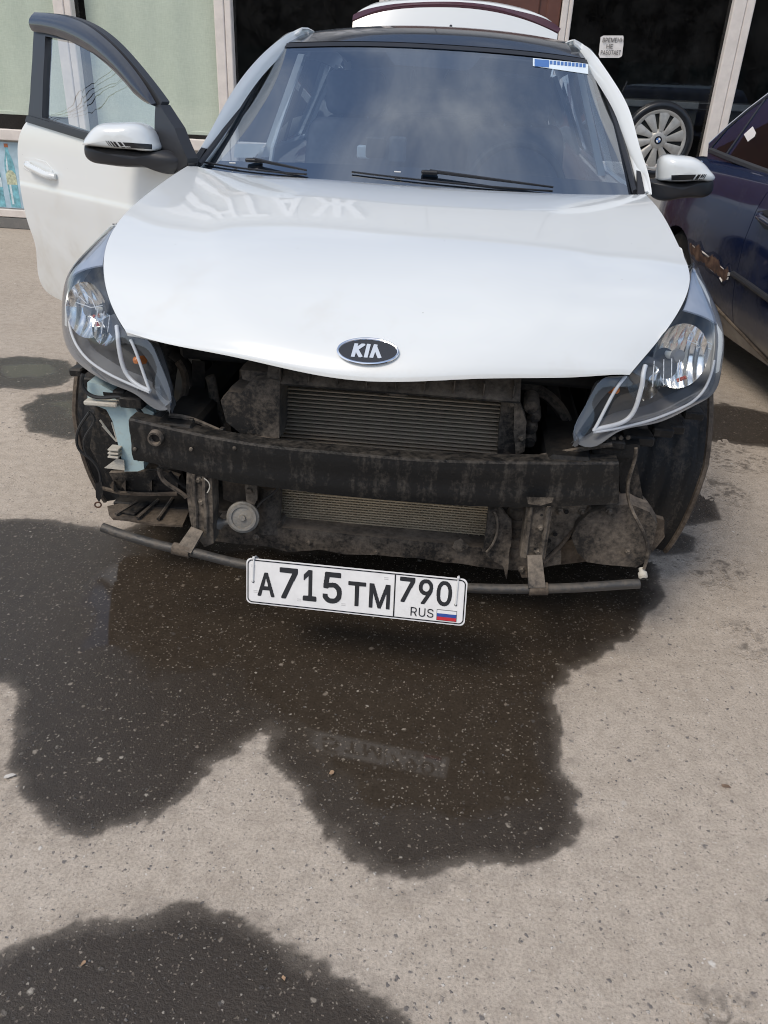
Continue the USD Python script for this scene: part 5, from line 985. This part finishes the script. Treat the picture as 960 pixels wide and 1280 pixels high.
rm = usdkit.mesh(stage, fresh(pth(dc)+'/rust_patch'), T(O+F_*v_[:, :1]+L_*(tt-.0005-v_[:, 2]*(.001+.003*np.clip(ed/.02, 0, 1)))[:, None]+np.array([0, 0, 1.])*v_[:, 1:2], mr.faces[:, ::-1]), M['rust_edge'], smooth=False)
UsdGeom.PrimvarsAPI(rm).CreatePrimvar('edge', Sdf.ValueTypeNames.FloatArray, 'vertex').Set(Vt.FloatArray.FromNumpy(ed.astype(np.float32))); rust = rm.GetPrim()
for k, pp in enumerate(([(877, 313), (880, 315), (887, 321), (885, 322), (878, 316)], [(900, 332), (904, 335), (905, 337), (901, 334)], [(866, 306), (869, 309), (868, 310), (865, 307)], [(910, 340), (913, 341), (912, 345), (909, 345)], [(909, 347), (911, 346), (910, 350), (908, 350)], [(900, 346), (903, 350), (902, 353), (899, 348)], [(886, 335), (890, 338), (892, 341), (888, 337)])):
    put('paint_flake', hull([onflank(a, b, .010+o+.003*(a % 3)) for a, b in pp for o in (0, .0015)]), M['flake'], rust, False)
for s in (-.98, 1.85):
    for t, d in ((.13, 1), (1.63, -1)):
        w_ = thing_part('wheel', dc); c_ = nv(s, t, .312); a_ = -L_*d
        put('tyre', lathe([(.205, -.09), (.285, -.1), (.308, -.08), (.312, -.05), (.312, .05), (.308, .08), (.285, .1), (.205, .09)], 40, c_, a_), M['rubber'], w_); put('rim', lathe([(.206, -.09), (.20, .04), (.15, .05), (.05, .07), (0, .07)], 40, c_, a_), M['hub'], w_)
put('tail_lamp', hull([nv(-1.60+.0, .20, z) for z in (.70, .86)]+[nv(-1.35, .03, z) for z in (.72, .86)]+[nv(-1.62, .45, z) for z in (.70, .86)]), M['maroon'], dc, False)
st = np.array([onflank(934, 168, 0)]); 
pc = [onside(*p, .010) for p in ((930, 168), (941, 158), (945, 166), (943, 171), (935, 177))]
tag(put('window_note', hull(pc+[p-L_*.001 for p in pc]), M['note'], None, False), 'small pale paper stuck on the rear side window of the navy car', 'paper sticker')
# ------------------------------------------------------------------ the workshop front
YF = 5.6
bld = thing('workshop_building', 'single storey workshop front with tall dark windows in beige frames', 'building', (0, YF, 0))
def bput(name, mesh, mat, parent=bld, smooth=False): return put(name, move(mesh, None, (0, -YF, 0)), mat, parent, smooth)
def fx(p): return at(p, 0, y=YF)[0]
z_sill_t, z_sill_b = at(15, 161.5, y=YF)[2], at(15, 175, y=YF)[2]; z_pan = at(10, 261, y=YF)[2]; z_pl = at(10, 270, y=YF)[2]
ZT = 2.42; XL, XR = -6.2, 4.6
fr_px = [(69, 91.5), (269, 290.5), (475, 487), (703, 717), (916, 943)]
fxs = [(fx(a), fx(b)) for a, b in fr_px]; fxs = [(fxs[0][0]-1.55, fxs[0][0]-1.40)]+fxs+[(fxs[-1][1]+1.2, fxs[-1][1]+1.35)]
for k, (a, b) in enumerate(fxs):
    w = b-a; z0 = .10; g = a+w*.60
    f1 = bput('frame_post', cat(box(((a+g)/2, YF-.02, (z0+ZT)/2), (g-a-.003, .08, ZT-z0), .006), box(((g+b)/2, YF-.016, (z0+ZT)/2), (b-g-.003, .08, ZT-z0), .006)), M['frame'])
    bput('post_groove', box((g, YF, (z0+ZT)/2), (.012, .06, ZT-z0), .001), M['groove'], f1)
edges = [XL]+[q for ab in fxs for q in ab]+[XR]
bays = [(edges[i], edges[i+1]) for i in range(0, len(edges), 2)]
for k, (a, b) in enumerate(bays):
    if k == 4: continue   # the brown door bay
    low = True
    bput('sill', box(((a+b)/2, YF-.012, (z_sill_t+z_sill_b)/2), (b-a-.004, .07, z_sill_t-z_sill_b), .006), M['frame'])
    bput('lower_trim', box(((a+b)/2, YF-.010, (z_pan+z_pl)/2), (b-a-.004, .07, abs(z_pan-z_pl)), .004), M['frame'])
    bput('lower_panel', box(((a+b)/2, YF+.012, (z_sill_b+z_pan)/2), (b-a-.004, .02, z_sill_b-z_pan), .001), M['facade'])
    bput('window_pane', facing(np.array([[(x, YF+.02, z) for x in (a, b)] for z in (z_sill_t, ZT)]), (0, -1, 0)), M['shop_glass'])
    bput('head_rail', box(((a+b)/2, YF-.012, ZT+.05), (b-a-.004, .07, .10), .006), M['frame'])
bput('plinth', box(((XL+XR)/2, YF+.02, z_pl/2-.003), (XR-XL, .12, z_pl), .01), M['plinth'])
a, b = bays[4]
dr = bput('door', box(((a+b)/2, YF+.02, (ZT+.1)/2+.05), (b-a-.004, .04, ZT-.1), .004), M['brown'])
gx = fx(684); bput('door_stile', box(((gx+b)/2, YF-.004, ZT/2+.1), (b-gx-.012, .03, ZT-.2), .006), M['brown'], dr); bput('door_panel', box(((a+gx)/2, YF-.002, 1.75), (gx-a-.10, .03, 1.45), .012), M['brown'], dr); bput('door_panel', box(((a+gx)/2, YF-.002, .55), (gx-a-.10, .03, .75), .012), M['brown'], dr)
bput('head_rail', box(((a+b)/2, YF-.012, ZT+.05), (b-a-.004, .07, .10), .006), M['frame'])
ZB = 3.60
for k in range(9):
    x0 = XL+(XR-XL)*k/9; x1 = XL+(XR-XL)*(k+1)/9; bput('fascia_panel', box(((x0+x1)/2, YF-.03, (ZT+.11+ZB)/2), (x1-x0-.008, .10, ZB-ZT-.11), .006), M['sign_blue'])
bput('roof_edge', box(((XL+XR)/2, YF-.06, ZB+.06), (XR-XL+.2, .3, .115), .01), M['plinth'])
bput('roof', box(((XL+XR)/2, YF+2.2, ZB+.02), (XR-XL, 4.3, .06), .01), M['plinth'])
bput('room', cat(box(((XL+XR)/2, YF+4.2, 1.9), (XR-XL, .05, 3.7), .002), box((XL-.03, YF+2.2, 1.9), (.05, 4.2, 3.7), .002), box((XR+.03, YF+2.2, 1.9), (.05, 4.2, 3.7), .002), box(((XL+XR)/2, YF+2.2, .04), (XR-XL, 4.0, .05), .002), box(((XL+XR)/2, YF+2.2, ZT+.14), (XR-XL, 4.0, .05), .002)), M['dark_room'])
for k, wd in ((5, 0), (6, 0), (3, 1)):
    a, b = bays[k]; zl = at(800, 124, y=YF+.5)[2]
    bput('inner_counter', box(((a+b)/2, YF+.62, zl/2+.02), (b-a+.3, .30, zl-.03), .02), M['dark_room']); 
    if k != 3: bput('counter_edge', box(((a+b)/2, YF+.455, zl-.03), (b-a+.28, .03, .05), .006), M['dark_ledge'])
# blinds behind the left panes
def blind(x0, x1, zb, label):
    P = np.array([[(x, YF+.09+.006*math.sin(x*9)*(1-v)+.004*math.sin(x*23+1), ZT*v+zb*(1-v)) for x in np.linspace(x0, x1, 40)] for v in np.linspace(0, 1, 10)])
    o = thing('window_blind', label, 'blind', (x0, YF+.09, zb)); 
    put('cloth', move(shell(P, .003), None, (-x0, -YF-.09, -zb)), M['blind'], o, 50); put('hem', box(((x1-x0)/2, 0, .012), (x1-x0, .016, .028), .003), M['blind'], o, False)
blind(bays[1][0]+.01, bays[1][1]-.005, at(20, 143, y=YF+.09)[2], 'pale green blind in the leftmost window, behind the tip of the open door')
blind(fx(99), bays[2][1]-.01 if False else fxs[2][0]-.005, at(240, 168, y=YF+.09)[2], 'pale green blind in the window between open door and windscreen')
# sign letters along the fascia, read only in the bonnet's reflection
sg_ = thing('shop_sign', 'white raised letters of the shop sign high on the fascia, mirrored in the bonnet', 'sign', (0, YF-.09, 0))
SX0, SX1, SZ, SH = SIGN
txt = 'ШИНОМОНТАЖ'; ms = []; wtot = 0
for ch in txt:
    m = text_mesh(ch, 1.0, .05, True); ms.append((m, wtot-m.vertices[:, 0].min())); wtot += np.ptp(m.vertices[:, 0])+.16
sc = (SX1-SX0)/(wtot-.16)
for m, off in ms:
    v = m.vertices; put('letter', T(np.stack([SX0+(v[:, 0]+off)*sc, -v[:, 2], SZ+v[:, 1]*SH], 1), m.faces), M['letter'], sg_, False)
# note on the pane
c0 = at(764, 58.5, y=YF-.002); hw_, hh_ = (at(779, 58, y=YF)[0]-at(749.5, 58, y=YF)[0])/2, (at(764, 45, y=YF)[2]-at(764, 73, y=YF)[2])/2
nt = thing('paper_note', 'hand lettered white paper note taped on the dark window pane', 'note', c0)
an = math.radians(2); nx, nz = np.array([math.cos(an), 0, math.sin(an)]), np.array([-math.sin(an), 0, math.cos(an)])
P = np.array([[nx*a*hw_+nz*b*hh_+np.array([0, -.004-.004*math.sin(3*a+b*2), 0]) for a in np.linspace(-1, 1, 10)] for b in np.linspace(-1, 1, 8)]); P[0, 0] += nx*.012; P[-1, -1] -= nx*.01; P[0, -1] += nz*.012; P[-1, 0] -= nz*.01
put('sheet', shell(P, .0008), M['note'], nt, 50)
for k, (line_, x0, x1) in enumerate((('ВРЕМЕНН', -.80, .96), ('НЕ', -.42, .12), ('РАБОТАЕТ', -.84, .86))):
    m = text_mesh(line_, 1.0, .001); v = m.vertices; a, b = v.min(0), v.max(0); X = (x0+(v[:, 0]-a[0])/(b[0]-a[0])*(x1-x0))*hw_; Z = (.40-.56*k+(v[:, 1]-a[1])/(b[1]-a[1])*.40)*hh_
    put('writing', T(X[:, None]*nx+Z[:, None]*nz+np.array([0, -.0105, 0])-np.array([0, 1, 0])*v[:, 2:], m.faces), M['ink'], nt, False)
# hubcap on show behind the glass
hcn = at(822, 175, y=YF-.04); Rr = (at(822, 136.5, y=YF-.04)[2]-at(822, 213.5, y=YF-.04)[2])/2
hb_ = thing('wheel', 'wheel with a silver spoked hubcap standing against the dark window pane', 'wheel', hcn)
put('tyre', lathe([(Rr*.97, .0), (Rr*1.03, -.012), (Rr*1.14, -.016), (Rr*1.24, -.004), (Rr*1.27, .03)], 56, (0, 0, 0), (0, 1, 0)), M['frit_two'], hb_, 60)
put('back_disc', lathe([(0, .012), (Rr*.97, .012)], 48, (0, 0, 0), (0, 1, 0)), M['dark_room'], hb_)
put('outer_ring', lathe([(Rr*.86, .0), (Rr*.90, -.010), (Rr*.97, -.010), (Rr, .0), (Rr, .02)], 64, (0, 0, 0), (0, 1, 0)), M['hub'], hb_, 50)
put('centre_disc', lathe([(0, -.022), (Rr*.2, -.022), (Rr*.26, -.015), (Rr*.34, -.004), (Rr*.36, .01)], 40, (0, 0, 0), (0, 1, 0)), M['hub'], hb_, 50)
for k in range(10):
    a = 2*math.pi*k/10+.15; d = np.array([math.cos(a), 0, math.sin(a)]); e = np.array([-math.sin(a), 0, math.cos(a)]); sk = .10
    pts = [d*Rr*r+e*Rr*(q+sk*(r-.3))+np.array([0, y, 0]) for r, q0, ym in ((.28, .075, -.012), (.6, .12, -.014), (.90, .20, -.004)) for q, y in ((-q0, ym+.006), (q0, ym), (-q0*.3, ym-.006), (-q0, .01), (q0, .01))]
    put('spoke', hull(pts), M['hub'], hb_, 30)
em = put('emblem', lathe([(0, -.026), (Rr*.125, -.026), (Rr*.135, -.022)], 32, (0, 0, 0), (0, 1, 0)), M['badge_black'], hb_)
for k in range(4):
    th_ = np.linspace(k*math.pi/2, (k+1)*math.pi/2, 9); pl_ = sg.Polygon([(0, 0)]+[(Rr*.082*math.cos(t), Rr*.082*math.sin(t)) for t in th_]).buffer(-.0004)
    put('emblem_quarter', prism(pl_, (0, -.0262, 0), (1, 0, 0), (0, 0, 1), .0012), M['flag_white'] if k % 2 == 0 else M['sticker_blue'], em, False)
# poster of bottles under the left window
pa, pz0, pz1 = fx(69)-1.40, at(10, 259.5, y=YF)[2], at(10, 177.5, y=YF)[2]
pst = thing('bottle_poster', 'light blue poster of plastic water bottles on the panel under the left window', 'poster', (0, YF-.004, 0))
pb1 = at(52, 220, y=YF)[0]+.15; put('sheet', box(((pa+pb1)/2, 0, (pz0+pz1)/2), (pb1-pa, .004, pz1-pz0), .0005), M['poster'], pst, False)
H_ = pz1-pz0; bw = H_*.17
for k in range(-4, 5):
    cx = at(13.5, 215, y=YF)[0]+k*bw*1.55; hgt = H_*(.98 if k % 2 == 0 else .86)
    if cx-bw/2 < pa or cx+bw/2 > pb1: continue
    o_ = np.array([cx, -.0025, pz0+.006])
    bot = sg.Polygon([(-.5, 0), (.5, 0), (.5, .18), (.46, .22), (.5, .27), (.5, .62), (.40, .74), (.17, .86), (.15, .93), (-.15, .93), (-.17, .86), (-.40, .74), (-.5, .62), (-.5, .27), (-.46, .22), (-.5, .18)])
    bp_ = put('printed_bottle', prism(affinity.scale(bot, bw, hgt, origin=(0, 0)), o_, (1, 0, 0), (0, 0, 1), .001), M['bottle'], pst, False)
    put('printed_highlight', prism(affinity.scale(sg.Polygon([(-.34, .05), (-.14, .05), (-.14, .66), (-.10, .82), (-.3, .68), (-.34, .6)]), bw, hgt, origin=(0, 0)), o_+[0, -.001, 0], (1, 0, 0), (0, 0, 1), .001), M['bottle_hi'], bp_, False)
    put('printed_cap', prism(sg.box(-.19*bw, .93*hgt, .19*bw, .985*hgt), o_+[0, -.001, 0], (1, 0, 0), (0, 0, 1), .001), M['bottle_cap'], bp_, False)
    put('printed_label', prism(affinity.scale(sg.Polygon([(-.5, .36), (.5, .36), (.5, .52), (.2, .58), (-.2, .58), (-.5, .52)]), bw, hgt, origin=(0, 0)), o_+[0, -.001, 0], (1, 0, 0), (0, 0, 1), .0012), M['bottle_label'] if k % 2 == 0 else M['bottle_hi'], bp_, False)

# the low building on the other side of the yard: what the panes and lamps mirror
opp = thing('yard_building', 'long dark building across the yard, mirrored in the dark window panes', 'building', (0, -30, 0))
put('wall', box((0, -.2, 3.1), (80, .4, 6.2), .02), plain('dark_brick', (.06, .05, .045), .9, var=.3, scale=.6), opp, False)
put('roof', box((0, -2, 6.35), (81, 5, .3), .02), M['plinth'], opp, False)
for k in range(24): put('gate', box((-37+3.2*k, .02, 1.35), (2.5, .06, 2.7), .02), plain('gate_green', (.03, .04, .038), .6) if k == 0 else UsdShade.Material.Get(stage, LK+'gate_green'), opp, False)

# overhead cables behind the viewer, mirrored in the door's glass
gn = np.cross(d3(.5, 1.3)-d3(.5, 1.15), d3(.6, 1.2)-d3(.4, 1.2)); gn /= np.linalg.norm(gn); gn *= np.sign(gn@DN)
M['cable'] = plain('cable_dark', (.01, .01, .01), .6)
for k, ln_ in enumerate(([(131.5, 77), (104, 106.5), (91, 136)], [(140, 79), (109, 111), (93, 145)], [(146, 92), (124, 114), (106.5, 134)], [(148, 96), (127, 121), (106.5, 145)], [(158.6, 106.5), (135, 128), (115.6, 150)])):
    pts = []
    for q in (ln_[0], ln_[-1]):
        h = ond(*q, -.014); d = (h-CP)/np.linalg.norm(h-CP); r_ = d-2*(d@gn)*gn; pts.append(h+r_*11.0)
    a, b = pts; e = b-a; sag = np.linspace(-1.6, 2.6, 40)
    tag(put('overhead_cable', tube(np.array([a+e*t-np.array([0, 0, .12*(1-((t-.5)/2.1)**2)]) for t in sag]), .007, 6), M['cable'], None, 60), 'thin dark overhead cable, mirrored as the %s line across the open door glass' % ('uppermost', 'second from top', 'third from top', 'second from bottom', 'lowest')[k], 'cable', 'cables mirrored in the door glass')
